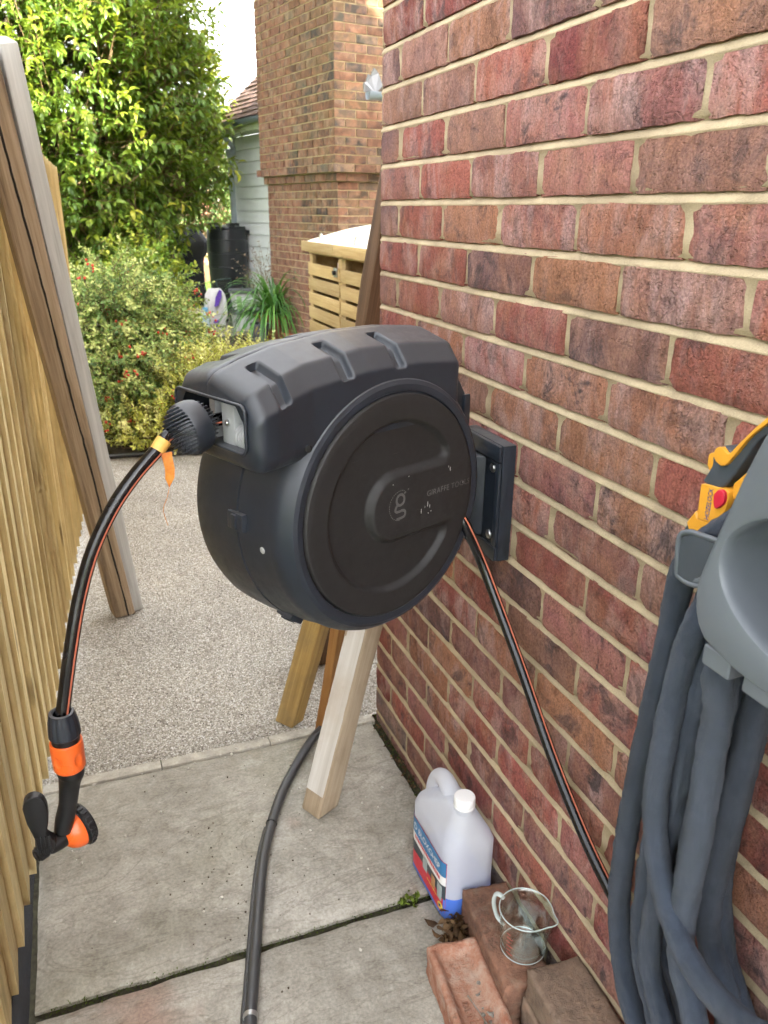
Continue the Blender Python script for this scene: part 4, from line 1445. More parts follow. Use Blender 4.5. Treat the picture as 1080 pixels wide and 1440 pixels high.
timber('dark_timber', 'dark brown rough timber leaning at the far corner of the brick wall', 'timber', (-0.088, 0.330, 0.0), (0.150, 0.210, 1.52), 0.085, 0.060, M_DARKTIM, (1, 0.1, 0), 0.007, rough_=0.005, seed=3.0)

# whitewashed side of the stake
M_WASH = m_wood('whitewash', (0.38, 0.345, 0.30), (0.50, 0.47, 0.425), (0.60, 0.58, 0.54), 2, 0.9, 40, True, 0.5, dirt=(0.40, 0.33, 0.25))
wv, wf = [], []
for k in range(31):
    h = 0.045 + (stk_L - 0.05) * k / 30
    for b_ in (-0.0275, -0.009, 0.009, 0.0275):
        wv.append((-0.0318 + 0.0008 * mnoise.noise(Vector((h * 30, b_ * 90, 2))), b_ + 0.0012 * mnoise.noise(Vector((h * 40, b_ * 60, 7))), h))
for k in range(30):
    for j in range(3):
        wf.append((k * 4 + j, k * 4 + j + 1, k * 4 + j + 5, k * 4 + j + 4))
ws = mk('whitewashed_face', wv, wf, M_WASH, stk_o, world=False, smooth=True)
ws.matrix_parent_inverse = ROOTINV[stk_o.name] @ stk_M

# ================================================================== black conduit on the paving
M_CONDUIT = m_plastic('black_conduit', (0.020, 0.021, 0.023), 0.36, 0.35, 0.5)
M_ZIP = m_plain('cable_tie', (0.010, 0.010, 0.011), 0.5)
M_CLIP = m_plain('galvanised_clip', (0.5, 0.5, 0.49), 0.4, 0.2, 80, 0.2, 0.0005, metal=0.8)
cond = thing('conduit_pipe', 'black plastic conduit snaking across the paving beneath the reel', 'pipe', (-0.45, -0.5, 0))
CP = [(-0.085, 0.03, 0.02), (-0.130, -0.005, 0.018), (-0.207, -0.069, 0.016), (-0.282, -0.165, 0.015), (-0.342, -0.256, 0.015), (-0.391, -0.352, 0.015), (-0.428, -0.441, 0.015), (-0.462, -0.550, 0.015), (-0.490, -0.648, 0.015), (-0.515, -0.735, 0.015), (-0.533, -0.801, 0.015), (-0.556, -0.93, 0.015), (-0.575, -1.1, 0.015), (-0.59, -1.4, 0.015)]
cpath = catmull(CP, 8)
vs, fs = tube_data(cpath, 0.0115, 16)
pipe_o = mk('pipe', vs, fs, M_CONDUIT, cond, angle=50)
c2 = [p + Vector((-0.0115 - 0.003 * min(1, i / 40), -0.004, -0.006)) for i, p in enumerate(cpath) if p.y < -0.33]
vs, fs = tube_data(c2, 0.005, 10)
mk('cable', vs, fs, M_CONDUIT, cond, angle=50)
def ring_at(name, pt, r, w, mat):
    i = min(range(len(cpath)), key=lambda q: (cpath[q] - Vector(pt)).length)
    t = (cpath[i + 1] - cpath[i - 1]).normalized()
    M_ = frame_at(cpath[i], t, (0, 0, 1))
    return lathe(name, [(r - 0.002, -w), (r, -w), (r + 0.0004, 0), (r, w), (r - 0.002, w)], mat, cond, 24, 0, True, M_, close=False)
ring_at('cable_tie', (-0.385, -0.340, 0.015), 0.0128, 0.002, M_ZIP)
box('tie_head', -0.405, -0.396, -0.351, -0.343, 0.002, 0.008, M_ZIP, cond, bev=0.001)
ring_at('saddle_clip', (-0.531, -0.792, 0.015), 0.0128, 0.0045, M_CLIP)
box('clip_tab', -0.566, -0.545, -0.807, -0.797, 0.0005, 0.0025, M_CLIP, cond, bev=0.0008)
screw_head('clip_screw', Matrix.Translation((-0.557, -0.802, 0.0035)) @ Matrix.Rotation(-math.pi / 2, 4, 'X'), 0.004, cond)

# ================================================================== loose bricks
def m_loose(name, a, b, c, dust):
    m, nt, p, out = new_mat(name)
    v = objvec(nt)
    n1 = nz(nt, v, 14.0, 6, 0.65, 0.5)
    n2 = nz(nt, v, 90.0, 5, 0.7)
    col = ramp(nt, mt(nt, 'ADD', mt(nt, 'MULTIPLY', n1, 0.65), mt(nt, 'MULTIPLY', n2, 0.35)), [(0.36, a), (0.5, b), (0.64, c)])
    dn = ramp(nt, nz(nt, v, 24.0, 6, 0.7), [(0.5, 0.0), (0.66, 1.0)])
    col = mx(nt, mt(nt, 'MULTIPLY', dn, 0.55), col, dust)
    dk = ramp(nt, nz(nt, v, 31.0, 5, 0.7), [(0.62, 0.0), (0.72, 1.0)])
    col = mx(nt, mt(nt, 'MULTIPLY', dk, 0.6), col, (0.05, 0.042, 0.036))
    setp(nt, p, color=col, rough=0.92, spec=0.2, normal=bump(nt, mt(nt, 'ADD', n2, mt(nt, 'MULTIPLY', n1, 1.2)), 0.9, 0.005))
    return m
M_LB1 = m_loose('loose_brick_salmon', (0.25, 0.095, 0.055), (0.35, 0.175, 0.115), (0.42, 0.27, 0.195), (0.45, 0.37, 0.30))
M_LB2 = m_loose('loose_brick_brown', (0.11, 0.065, 0.048), (0.20, 0.105, 0.07), (0.30, 0.15, 0.095), (0.25, 0.19, 0.14))
M_LB3 = m_loose('loose_brick_dusty', (0.105, 0.075, 0.055), (0.18, 0.125, 0.09), (0.25, 0.165, 0.115), (0.21, 0.165, 0.12))
def loose_brick(label, cx_, cy_, z0, w, l_, h, rot, mat, seed, frog=False, tilt=(0, 0)):
    root = thing('loose_brick', label, 'brick', (cx_, cy_, z0), rot, 'loose bricks at the foot of the wall')
    nx, ny, nz2 = 16, 34, 10
    bm = bmesh.new()
    r_ = bmesh.ops.create_cube(bm, size=1.0)
    bmesh.ops.subdivide_edges(bm, edges=[e for e in bm.edges if abs((e.verts[0].co - e.verts[1].co).x) > .5], cuts=nx, use_grid_fill=True)
    bmesh.ops.subdivide_edges(bm, edges=[e for e in bm.edges if abs((e.verts[0].co - e.verts[1].co).y) > .5], cuts=ny, use_grid_fill=True)
    bmesh.ops.subdivide_edges(bm, edges=[e for e in bm.edges if abs((e.verts[0].co - e.verts[1].co).z) > .5], cuts=nz2, use_grid_fill=True)
    for v in bm.verts:
        x, y, z = v.co.x * w, v.co.y * l_, (v.co.z + 0.5) * h
        # round the arrises
        q = [abs(v.co.x) > .499, abs(v.co.y) > .499, abs(v.co.z) > .499]
        if sum(q) >= 2:
            x *= 1 - 0.0035 / w
            y *= 1 - 0.0035 / l_
            z = h / 2 + (z - h / 2) * (1 - 0.005 / h)
        if frog and v.co.z > 0.499:
            ex, ey = w / 2 - abs(x), l_ / 2 - abs(y)
            dd = sstep(0.012, 0.024, min(ex + 0.001, ey))
            z -= 0.018 * dd
        nv = Vector((x * 20 + seed * 3, y * 20, z * 20))
        k = 0.0022 * mnoise.noise(nv) + 0.0012 * mnoise.noise(nv * 4) + (0.004 * max(0, mnoise.noise(nv * 0.7) - 0.35))
        cdir = Vector((v.co.x * 2, v.co.y * 2, v.co.z * 2))
        v.co = Vector((x, y, z)) - cdir * k
    if tilt != (0, 0):
        bmesh.ops.transform(bm, matrix=Matrix.Rotation(tilt[0], 4, 'X') @ Matrix.Rotation(tilt[1], 4, 'Y'), verts=bm.verts)
    from_bm('body', bm, mat, root, world=False, angle=60)
    return root
b1 = loose_brick('brown brick by the wall with the glass jug standing on it', -0.0605, -0.852, -0.005, 0.094, 0.222, 0.104, R(-7), M_LB2, 1.0)
b2 = loose_brick('salmon frogged brick lying on the paving in front of the other loose bricks', -0.163, -0.918, 0.0, 0.098, 0.215, 0.066, R(-6), M_LB1, 2.0, True)
b3 = loose_brick('dusty brown brick nearest the camera, raised above the other loose bricks', -0.053, -1.090, 0.098, 0.100, 0.215, 0.066, R(-3), M_LB3, 3.0)
b4 = loose_brick('grey brown brick lying beneath the raised dusty brick', -0.058, -1.078, -0.004, 0.096, 0.2, 0.098, R(-5), M_LB3, 4.0)
tm = text_mesh('BRICK', 0.021, 0.0012, 'CENTER', 1.15)
for v in tm.vertices:
    x, y, z = v.co
    v.co = (-0.012 + y * 0.9 - 0.008, -x - 0.035, 0.0490 + z)
tm.materials.append(M_LB1)
link('frog_lettering', tm, b2, world=False)
tube('rusty_nail', [(-0.005, 0.004, 0.052), (0.004, -0.03, 0.051), (0.009, -0.052, 0.051)], 0.0012, M_STEEL, b2, seg=6, world=False)
# mortar still stuck on
mv = random.Random(12)
def crumbs(name, pts, rad, mat, parent=None, seed=1):
    bm = bmesh.new()
    q = random.Random(seed)
    for p in pts:
        r_ = rad * q.uniform(0.5, 1.4)
        M_ = Matrix.Translation(p) @ Matrix.Rotation(q.uniform(0, 6), 4, 'Z') @ Matrix.Rotation(q.uniform(0, 6), 4, 'X') @ Matrix.Diagonal((r_, r_ * q.uniform(.6, 1.2), r_ * q.uniform(.5, .9), 1))
        bmesh.ops.create_icosphere(bm, subdivisions=1, radius=1.0, matrix=M_)
    return from_bm(name, bm, mat, parent, angle=80)
M_CRUMB = m_plain('old_mortar', (0.22, 0.20, 0.17), 0.95, 0.5, 60, 0.8, 0.003)
o = crumbs('stuck_mortar', [Vector((0.026 + mv.gauss(0, .009), -0.03 + mv.gauss(0, .03), 0.049 + mv.uniform(-.002, .002))) for _ in range(26)] +
           [Vector((0.010 + mv.gauss(0, .005), -0.075 + mv.gauss(0, .014), 0.0485)) for _ in range(22)], 0.0034, M_CRUMB, None, 3)
o.parent = b2
o['kind'] = 'stuff'

# ================================================================== blue-liquid plastic jug
def m_hdpe():
    m, nt, p, out = new_mat('milky_plastic')
    v = objvec(nt)
    n = nz(nt, v, 40.0, 3)
    setp(nt, p, color=ramp(nt, n, [(0.3, (0.80, 0.82, 0.86)), (0.7, (0.86, 0.88, 0.91))]), rough=0.38, spec=0.4, normal=bump(nt, nz(nt, v, 30.0, 3), 0.15, 0.002))
    tl_ = nd(nt, 'ShaderNodeBsdfTranslucent', {'Color': (0.90, 0.93, 0.98, 1)})
    tp = nd(nt, 'ShaderNodeBsdfTransparent', {'Color': (0.92, 0.95, 1.0, 1)})
    a = nd(nt, 'ShaderNodeMixShader', {0: 0.45})
    nt.links.new(p.outputs[0], a.inputs[1])
    nt.links.new(tl_.outputs[0], a.inputs[2])
    b = nd(nt, 'ShaderNodeMixShader', {0: 0.25})
    nt.links.new(a.outputs[0], b.inputs[1])
    nt.links.new(tp.outputs[0], b.inputs[2])
    nt.links.new(b.outputs[0], out.inputs[0])
    return m
M_HDPE = m_hdpe()
M_LIQ = m_plain('blue_liquid', (0.075, 0.17, 0.58), 0.35, 0.06, 8, 0.0)
M_CAP = m_plain('white_cap', (0.80, 0.80, 0.79), 0.4, 0.04, 30, 0.05)
JX0, JX1, JY0, JY1 = -0.124, -0.012, -0.728, -0.542
jug = thing('liquid_jug', 'translucent plastic jug with a little blue liquid and a white cap', 'jug', ((JX0 + JX1) / 2, (JY0 + JY1) / 2, 0), R(0))
def rsec(x0, x1, y0, y1, r, n=14):
    out = []
    r = min(r, (x1 - x0) * .49, (y1 - y0) * .49)
    for (cx_, cy_, a0) in ((x1 - r, y1 - r, 0), (x0 + r, y1 - r, 90), (x0 + r, y0 + r, 180), (x1 - r, y0 + r, 270)):
        for k in range(n):
            a_ = R(a0 + 90 * k / (n - 1))
            out.append((cx_ + r * math.cos(a_), cy_ + r * math.sin(a_)))
    return out
def loft(name, secs, mat, parent, cap=True, sub=True):
    vs, fs = [], []
    n = len(secs[0][1])
    for z, s_ in secs:
        vs += [(x, y, z) for x, y in s_]
    for i in range(len(secs) - 1):
        for k in range(n):
            k2 = (k + 1) % n
            fs.append((i * n + k, i * n + k2, (i + 1) * n + k2, (i + 1) * n + k))
    if cap:
        fs.append(tuple(reversed(range(n))))
        fs.append(tuple(range((len(secs) - 1) * n, len(secs) * n)))
    return mk(name, vs, fs, mat, parent, angle=50)
xm = (JX0 + JX1) / 2
jk = [(0.001, .012, .012, .02), (0.004, .004, .004, .026), (0.012, 0, 0, .03), (0.03, 0, 0, .03), (0.09, 0, 0, .03), (0.15, 0, 0, .03), (0.176, 0.0, 0.0, .03)]
secs = [(z, rsec(JX0 + a, JX1 - a, JY0 + b, JY1 - b, r)) for z, a, b, r in jk]
for z, xi, y0o, y1o, r in [(0.190, .004, .002, .004, .032), (0.202, .010, .005, .014, .034), (0.214, .016, .009, .030, .034), (0.226, .022, .014, .050, .03), (0.238, .028, .019, .072, .028), (0.248, .033, .024, .092, .022), (0.253, .037, .028, .104, .018), (0.255, .041, .032, .112, .014)]:
    secs.append((z, rsec(JX0 + xi * .8, JX1 - xi * 1.2, JY0 + y0o, JY1 - y1o, r)))
loft('body', secs, M_HDPE, jug)
lsec = [(z, rsec(JX0 + a - .0003, JX1 - a + .0003, JY0 + b - .0003, JY1 - b + .0003, r)) for z, a, b, r in jk[:4]]
lsec = lsec + [(0.062, rsec(JX0 - .0003, JX1 + .0003, JY0 - .0003, JY1 + .0003, .03))]
loft('liquid', lsec, M_LIQ, jug)
hx = xm - 0.004
tube('handle', [(hx, -0.556, 0.178), (hx, -0.557, 0.208), (hx, -0.564, 0.229), (hx, -0.580, 0.245), (hx, -0.602, 0.250), (hx, -0.628, 0.244), (hx, -0.648, 0.232)], [0.022, 0.019, 0.017, 0.0165, 0.0175, 0.0185, 0.023], M_HDPE, jug, seg=20, flat=1.05, up=Vector((1, 0, 0)))
cpos = (xm - 0.006, -0.690)
lathe('neck', [(0.0, 0.248), (0.020, 0.248), (0.020, 0.262), (0.0, 0.262)], M_HDPE, jug, 28, 2, True, Matrix.Translation((cpos[0], cpos[1], 0)))
vs, fs = [], []
prof = [(0.0205, 0.2585), (0.0215, 0.2600), (0.0215, 0.2625), (0.0205, 0.2635), (0.0212, 0.2645), (0.0210, 0.2800), (0.0195, 0.2825), (0.0170, 0.2830), (0.0, 0.2826)]
for r, z in prof:
    for k in range(80):
        a_ = 2 * math.pi * k / 80
        r2 = r - (0.0006 if k % 2 and 0.2640 < z < 0.281 else 0)
        vs.append((cpos[0] + r2 * math.cos(a_), cpos[1] + r2 * math.sin(a_), z))
for i in range(len(prof) - 1):
    for k in range(80):
        k2 = (k + 1) % 80
        fs.append((i * 80 + k, i * 80 + k2, (i + 1) * 80 + k2, (i + 1) * 80 + k))
mk('cap', vs, fs, M_CAP, jug, angle=40)
# wrap-round paper label on the side facing the path: printed bands
def lab(name, zf0, zf1, mat, off, y0=JY0 + .012, y1=JY1 - .008, parent=jug, n=24):
    vs, fs = [], []
    for i in range(n + 1):
        t = i / n
        y = y0 + (y1 - y0) * t
        for q in range(5):
            z = zf0(t) + (zf1(t) - zf0(t)) * q / 4
            x = JX0 - off
            e = max(0.0, (JY0 + 0.03 - y)) / 0.03
            e2 = max(0.0, (y - JY1 + 0.03)) / 0.03
            e = max(e, e2)
            x += 0.030 * (1 - math.sqrt(max(0, 1 - e * e)))
            vs.append((x, y, z))
    for i in range(n):
        for q in range(4):
            fs.append((i * 5 + q, (i + 1) * 5 + q, (i + 1) * 5 + q + 1, i * 5 + q + 1))
    return mk(name, vs, fs, mat, parent, smooth=True)
M_L = {k: m_plain('label_' + k, c, 0.45, 0.08, 60, 0.0) for k, c in dict(blue=(0.035, 0.17, 0.36), white=(0.72, 0.72, 0.70), dark=(0.035, 0.05, 0.06), red=(0.55, 0.03, 0.05), yellow=(0.72, 0.55, 0.08), ink=(0.05, 0.04, 0.09), tan=(0.42, 0.22, 0.09), grey=(0.32, 0.38, 0.38)).items()}
label = lab('label', lambda t: 0.022, lambda t: 0.150, M_L['red'], 0.0006)
lab('label_band', lambda t: 0.056 + .008 * math.sin(3 * t), lambda t: 0.102, M_L['dark'], 0.0010, parent=label)
lab('label_band', lambda t: 0.092 - .006 * math.sin(3 * t), lambda t: 0.118, M_L['white'], 0.0014, parent=label)
lab('label_band', lambda t: 0.114 - .006 * math.sin(3 * t), lambda t: 0.1495, M_L['blue'], 0.0018, parent=label)
lab('label_picture', lambda t: 0.048, lambda t: 0.086, M_L['grey'], 0.0014, -0.708, -0.690, label, 8)
lab('label_picture', lambda t: 0.052, lambda t: 0.080, M_L['tan'], 0.0014, -0.680, -0.662, label, 8)
lab('label_picture', lambda t: 0.056, lambda t: 0.090, M_L['grey'], 0.0014, -0.640, -0.618, label, 8)
lab('label_picture', lambda t: 0.046, lambda t: 0.0485, M_L['yellow'], 0.0014, -0.690, -0.640, label, 8)
lab('label_badge', lambda t: 0.026 + .007 * (2 * t - 1) ** 2, lambda t: 0.044 - .007 * (2 * t - 1) ** 2, M_L['yellow'], 0.0014, -0.712, -0.695, label, 10)
lab('label_badge', lambda t: 0.032, lambda t: 0.039, M_L['ink'], 0.0018, -0.707, -0.700, label, 4)
for s_, size, z, mat, yc in (('D BLOXGHEP', 0.021, 0.122, M_L['white'], -0.635), ('CONCENTRATED', 0.0125, 0.0985, M_L['red'], -0.635)):
    if s_.startswith('C'):
        # the red line under the name cannot be read in the photograph: plain printed strokes
        bm = bmesh.new()
        q = random.Random(2)
        y = -0.70
        while y < -0.575:
            wq = q.uniform(0.003, 0.006)
            bm_box(bm, JX0 - 0.0021, JX0 - 0.0019, y, y + wq, z, z + 0.0085, 0)
            y += wq + 0.0022
        from_bm('label_strokes', bm, mat, label)
        continue
    tm = text_mesh(s_, size, 0.00005, 'CENTER', 1.0)
    for v in tm.vertices:
        x, y, zz = v.co
        v.co = (JX0 - 0.0024 - zz, yc - x, z + y)
    tm.materials.append(mat)
    link('label_lettering', tm, label)

# ================================================================== glass measuring jug on the brick
def m_glass():
    m, nt, p, out = new_mat('clear_glass')
    nt.nodes.remove(p)
    lw = nd(nt, 'ShaderNodeLayerWeight', {'Blend': 0.28})
    tp = nd(nt, 'ShaderNodeBsdfTransparent', {'Color': (0.955, 0.98, 0.972, 1)})
    gl = nd(nt, 'ShaderNodeBsdfGlossy', {'Color': (0.95, 1.0, 0.98, 1), 'Roughness': 0.03})
    ms = nd(nt, 'ShaderNodeMixShader')
    nt.links.new(ramp(nt, lw.outputs['Facing'], [(0.0, 0.08), (0.5, 0.20), (1.0, 0.95)]), ms.inputs[0])
    nt.links.new(tp.outputs[0], ms.inputs[1])
    nt.links.new(gl.outputs[0], ms.inputs[2])
    nt.links.new(ms.outputs[0], out.inputs[0])
    return m
M_GLASS = m_glass()
gx_, gy_, gz_ = -0.0500, -0.895, 0.1005
gj = thing('glass_jug', 'clear glass measuring jug with a spout standing on a loose brick', 'glass jug', (gx_, gy_, gz_))
prof = [(0.0, 0.0005), (0.040, 0.0005), (0.0445, 0.002), (0.0470, 0.008), (0.0487, 0.03), (0.0505, 0.06), (0.0515, 0.082), (0.0535, 0.0865), (0.0550, 0.0885), (0.0545, 0.0905), (0.0525, 0.0905), (0.0500, 0.0870), (0.0492, 0.078), (0.0460, 0.03), (0.0440, 0.008), (0.040, 0.005), (0.0, 0.005)]
vs, fs = [], []
NG = 64
sa = R(-55)
for r, z in prof:
    for k in range(NG):
        a_ = 2 * math.pi * k / NG
        da = (a_ - sa + math.pi) % (2 * math.pi) - math.pi
        sp_ = math.exp(-(da / 0.26) ** 2) * sstep(0.055, 0.09, z)
        rr_ = r * 0.88 + 0.012 * sp_
        vs.append((gx_ + rr_ * math.cos(a_), gy_ + rr_ * math.sin(a_), gz_ + z + 0.003 * sp_))
for i in range(len(prof) - 1):
    for k in range(NG):
        k2 = (k + 1) % NG
        fs.append((i * NG + k, i * NG + k2, (i + 1) * NG + k2, (i + 1) * NG + k))
bm = bmesh.new()
bv = [bm.verts.new(v) for v in vs]
for f in fs:
    bm.faces.new([bv[i] for i in f])
bmesh.ops.remove_doubles(bm, verts=bm.verts, dist=1e-5)
from_bm('bowl', bm, M_GLASS, gj, angle=60)
M_RIM = new_mat('glass_rim')
_m, _nt, _p, _o = M_RIM
setp(_nt, _p, color=(0.72, 0.80, 0.77), rough=0.12, spec=0.9, trans=0.45)
M_RIM = _m
rim_p = []
for k in range(65):
    a_ = 2 * math.pi * k / 64
    da = (a_ - sa + math.pi) % (2 * math.pi) - math.pi
    sp_ = math.exp(-(da / 0.26) ** 2)
    rr_ = 0.0535 * 0.88 + 0.012 * sp_
    rim_p.append((gx_ + rr_ * math.cos(a_), gy_ + rr_ * math.sin(a_), gz_ + 0.0897 + 0.003 * sp_))
tube('rim', rim_p, 0.0012, M_RIM, gj, seg=8, smooth_path=False, caps=False)
tube('foot_ring', [(gx_ + 0.0400 * math.cos(2 * math.pi * k / 48), gy_ + 0.0400 * math.sin(2 * math.pi * k / 48), gz_ + 0.0035) for k in range(49)], 0.0008, M_RIM, gj, seg=6, smooth_path=False, caps=False)
hd = Vector((math.cos(R(118)), math.sin(R(118)), 0))
hb_ = Vector((gx_, gy_, gz_))
tube('handle', [hb_ + hd * 0.045 + Vector((0, 0, .082)), hb_ + hd * 0.056 + Vector((0, 0, .085)), hb_ + hd * 0.064 + Vector((0, 0, .078)), hb_ + hd * 0.066 + Vector((0, 0, .055)), hb_ + hd * 0.056 + Vector((0, 0, .030)), hb_ + hd * 0.040 + Vector((0, 0, .022))], [0.004, 0.0050, 0.0055, 0.005, 0.0045, 0.003], M_RIM, gj, seg=12, flat=0.7)
M_REDINK = m_plain('red_scale_print', (0.55, 0.05, 0.04), 0.5, 0.1)
bm = bmesh.new()
for k in range(6):
    z = 0.018 + 0.009 * k
    for s_ in range(5 if k % 2 else 8):
        a_ = R(196 + s_ * 2.2)
        r_ = (0.0474 + (0.0505 - 0.0474) * z / 0.06) * 0.88 + 0.0003
        M_ = Matrix.Translation((gx_ + r_ * math.cos(a_), gy_ + r_ * math.sin(a_), gz_ + z)) @ Matrix.Rotation(a_, 4, 'Z')
        bmesh.ops.create_cube(bm, size=1, matrix=M_ @ Matrix.Diagonal((0.0002, 0.0017, 0.0009, 1)))
from_bm('scale_marks', bm, M_REDINK, gj)

# ================================================================== wall hose hanger, fabric hose, nozzle at the right edge
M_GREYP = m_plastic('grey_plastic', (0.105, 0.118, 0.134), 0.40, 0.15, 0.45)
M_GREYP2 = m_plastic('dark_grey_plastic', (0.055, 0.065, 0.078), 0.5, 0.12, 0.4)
M_YELLOW = m_plain('yellow_plastic', (0.72, 0.33, 0.03), 0.4, 0.08, 25, 0.03)
M_RED = m_plain('red_plastic', (0.55, 0.02, 0.045), 0.35, 0.08)
M_NAVY = m_plain('navy_print', (0.02, 0.05, 0.22), 0.5)

hang = thing('hose_hanger', 'grey plastic wall hose hanger with an oval storage bowl at the right edge', 'hose hanger', (-0.08, -1.42, 1.0))
HC = (-1.42, 1.075)
OUTL = [(-1.2835, 1.000), (-1.2800, 1.020), (-1.2845, 1.045), (-1.300, 1.100), (-1.322, 1.170), (-1.350, 1.225), (-1.385, 1.250), (-1.42, 1.256)]
half = catmull([(a, b, 0) for a, b in OUTL], 6)
left = [(p.x, p.y) for p in half]
bottom_l = [(-1.2990, 0.978), (-1.2890, 0.988)]
outl = left + [(2 * HC[0] - a, b) for a, b in reversed(left)][1:] + [(2 * HC[0] - a, b) for a, b in reversed(bottom_l)] + [(-1.50, 0.968), (-1.42, 0.964), (-1.34, 0.968)] + bottom_l
# resample outline
P = [Vector(p) for p in outl] + [Vector(outl[0])]
Ls = [0]
for i in range(1, len(P)):
    Ls.append(Ls[-1] + (P[i] - P[i - 1]).length)
NH = 140
ss = np.linspace(0, Ls[-1], NH + 1)[:-1]
OL = list(zip(np.interp(ss, Ls, [p.x for p in P]), np.interp(ss, Ls, [p.y for p in P])))
bc_ = (-1.42, 1.062)
def bowl_pt(p, a, b):
    ang = math.atan2((p[1] - bc_[1]) / b, (p[0] - bc_[0]) / a)
    return (bc_[0] + a * math.cos(ang), bc_[1] + b * math.sin(ang))
XF = -0.168
layers = []
layers.append([(-0.03, bc_[0] + (y - bc_[0]) * 0.94, bc_[1] + (z - bc_[1]) * 0.94) for y, z in OL])
layers.append([(-0.10, bc_[0] + (y - bc_[0]) * 0.985, bc_[1] + (z - bc_[1]) * 0.985) for y, z in OL])
for k in range(5):
    a_ = k / 4 * math.pi / 2
    layers.append([(XF + 0.006 * (1 - math.sin(a_)), bc_[0] + (y - bc_[0]) * (1 - 0.03 * (1 - math.cos(a_))), bc_[1] + (z - bc_[1]) * (1 - 0.03 * (1 - math.cos(a_)))) for y, z in OL])
for (a, b, x) in [(0.122, 0.072, XF), (0.1185, 0.0685, XF + 0.001), (0.1165, 0.0665, XF + 0.004), (0.116, 0.067, XF + 0.012), (0.122, 0.074, XF + 0.040), (0.120, 0.072, XF + 0.070), (0.09, 0.050, XF + 0.088), (0.06, 0.032, XF + 0.093), (0.03, 0.016, XF + 0.0945), (0.002, 0.001, XF + 0.0948)]:
    layers.append([(x,) + bowl_pt(p, a, b) for p in OL])
vs = [v for l_ in layers for v in l_]
fs = []
for j in range(len(layers) - 1):
    for k in range(NH):
        k2 = (k + 1) % NH
        fs.append((j * NH + k, j * NH + k2, (j + 1) * NH + k2, (j + 1) * NH + k))
fs.append(tuple(range((len(layers) - 1) * NH, len(layers) * NH)))
mk('bowl_front', vs, fs, M_GREYP, hang, angle=40)
box('back_plate', -0.034, -0.001, -1.52, -1.32, 1.0, 1.25, M_GREYP2, hang, bev=0.006)
# retaining lugs under the front, small moulding pips
for y in (-1.315, -1.365, -1.42, -1.475):
    bm = extrude_poly([(XF + 0.004, y - 0.017), (XF + 0.07, y - 0.017), (XF + 0.07, y + 0.017), (XF + 0.004, y + 0.017)], 0.951, 0.972, 'XY', 0.003)
    from_bm('retaining_lug', bm, M_GREYP, hang)
bm = extrude_poly([(-1.2795, 1.026), (-1.2715, 1.0225), (-1.2735, 1.0275), (-1.284, 1.0325)], XF + 0.004, XF + 0.014, 'YZ', 0.0008)
from_bm('moulding_pip', bm, M_GREYP, hang)
# nozzle clip reaching out to the left
cl = [(-1.178, 0.985), (-1.176, 1.022), (-1.185, 1.031), (-1.205, 1.034), (-1.30, 1.04), (-1.30, 1.000), (-1.24, 0.990), (-1.20, 0.979), (-1.183, 0.978)]
bm = extrude_poly(cl, -0.098, -0.093, 'YZ', 0.0015)
clip = from_bm('nozzle_clip', bm, M_GREYP2, hang)
rim = catmull([(-0.096, -1.179, 0.980), (-0.098, -1.176, 1.020), (-0.097, -1.187, 1.032), (-0.096, -1.208, 1.0355), (-0.096, -1.27, 1.042)], 6)
tube('clip_rim', rim, 0.0032, M_GREYP, clip, seg=8, smooth_path=False)
tube('clip_rim', [(-0.096, -1.179, 0.979), (-0.097, -1.20, 0.9775), (-0.097, -1.24, 0.989), (-0.098, -1.28, 0.998)], 0.003, M_GREYP, clip, seg=8)
tube('clip_side', [(-0.095, -1.178, 1.0), (-0.06, -1.165, 0.998), (-0.03, -1.17, 0.996), (-0.012, -1.2, 0.996)], 0.006, M_GREYP2, clip, seg=8, flat=2.6)

# fabric hose loops
def m_fabric():
    m, nt, p, out = new_mat('slate_fabric_hose')
    v = objvec(nt)
    geo_w1 = nd(nt, 'ShaderNodeTexWave', {'Scale': 420.0, 'Distortion': 1.5, 'Detail': 2.0, 'Vector': v}, wave_type='BANDS', bands_direction='Z')
    n1 = nz(nt, v, 18.0, 5, 0.6)
    n2 = nz(nt, v, 700.0, 2, 0.6)
    n3 = nz(nt, mapping(nt, v, (60, 60, 12)), 1.0, 4, 0.6)
    col = ramp(nt, mt(nt, 'ADD', mt(nt, 'MULTIPLY', n1, 0.6), mt(nt, 'MULTIPLY', n3, 0.4)), [(0.32, (0.021, 0.029, 0.044)), (0.68, (0.047, 0.060, 0.087))])
    col = mx(nt, 1.0, col, ramp(nt, n2, [(0.3, 0.8), (0.7, 1.2)]), 'MULTIPLY')
    h = mt(nt, 'ADD', mt(nt, 'MULTIPLY', geo_w1.outputs['Fac'], 0.5), mt(nt, 'ADD', n2, mt(nt, 'MULTIPLY', n3, 1.2)))
    setp(nt, p, color=col, rough=0.85, spec=0.25, sheen=0.10, normal=bump(nt, h, 0.7, 0.0014))
    return m
M_FAB = m_fabric()
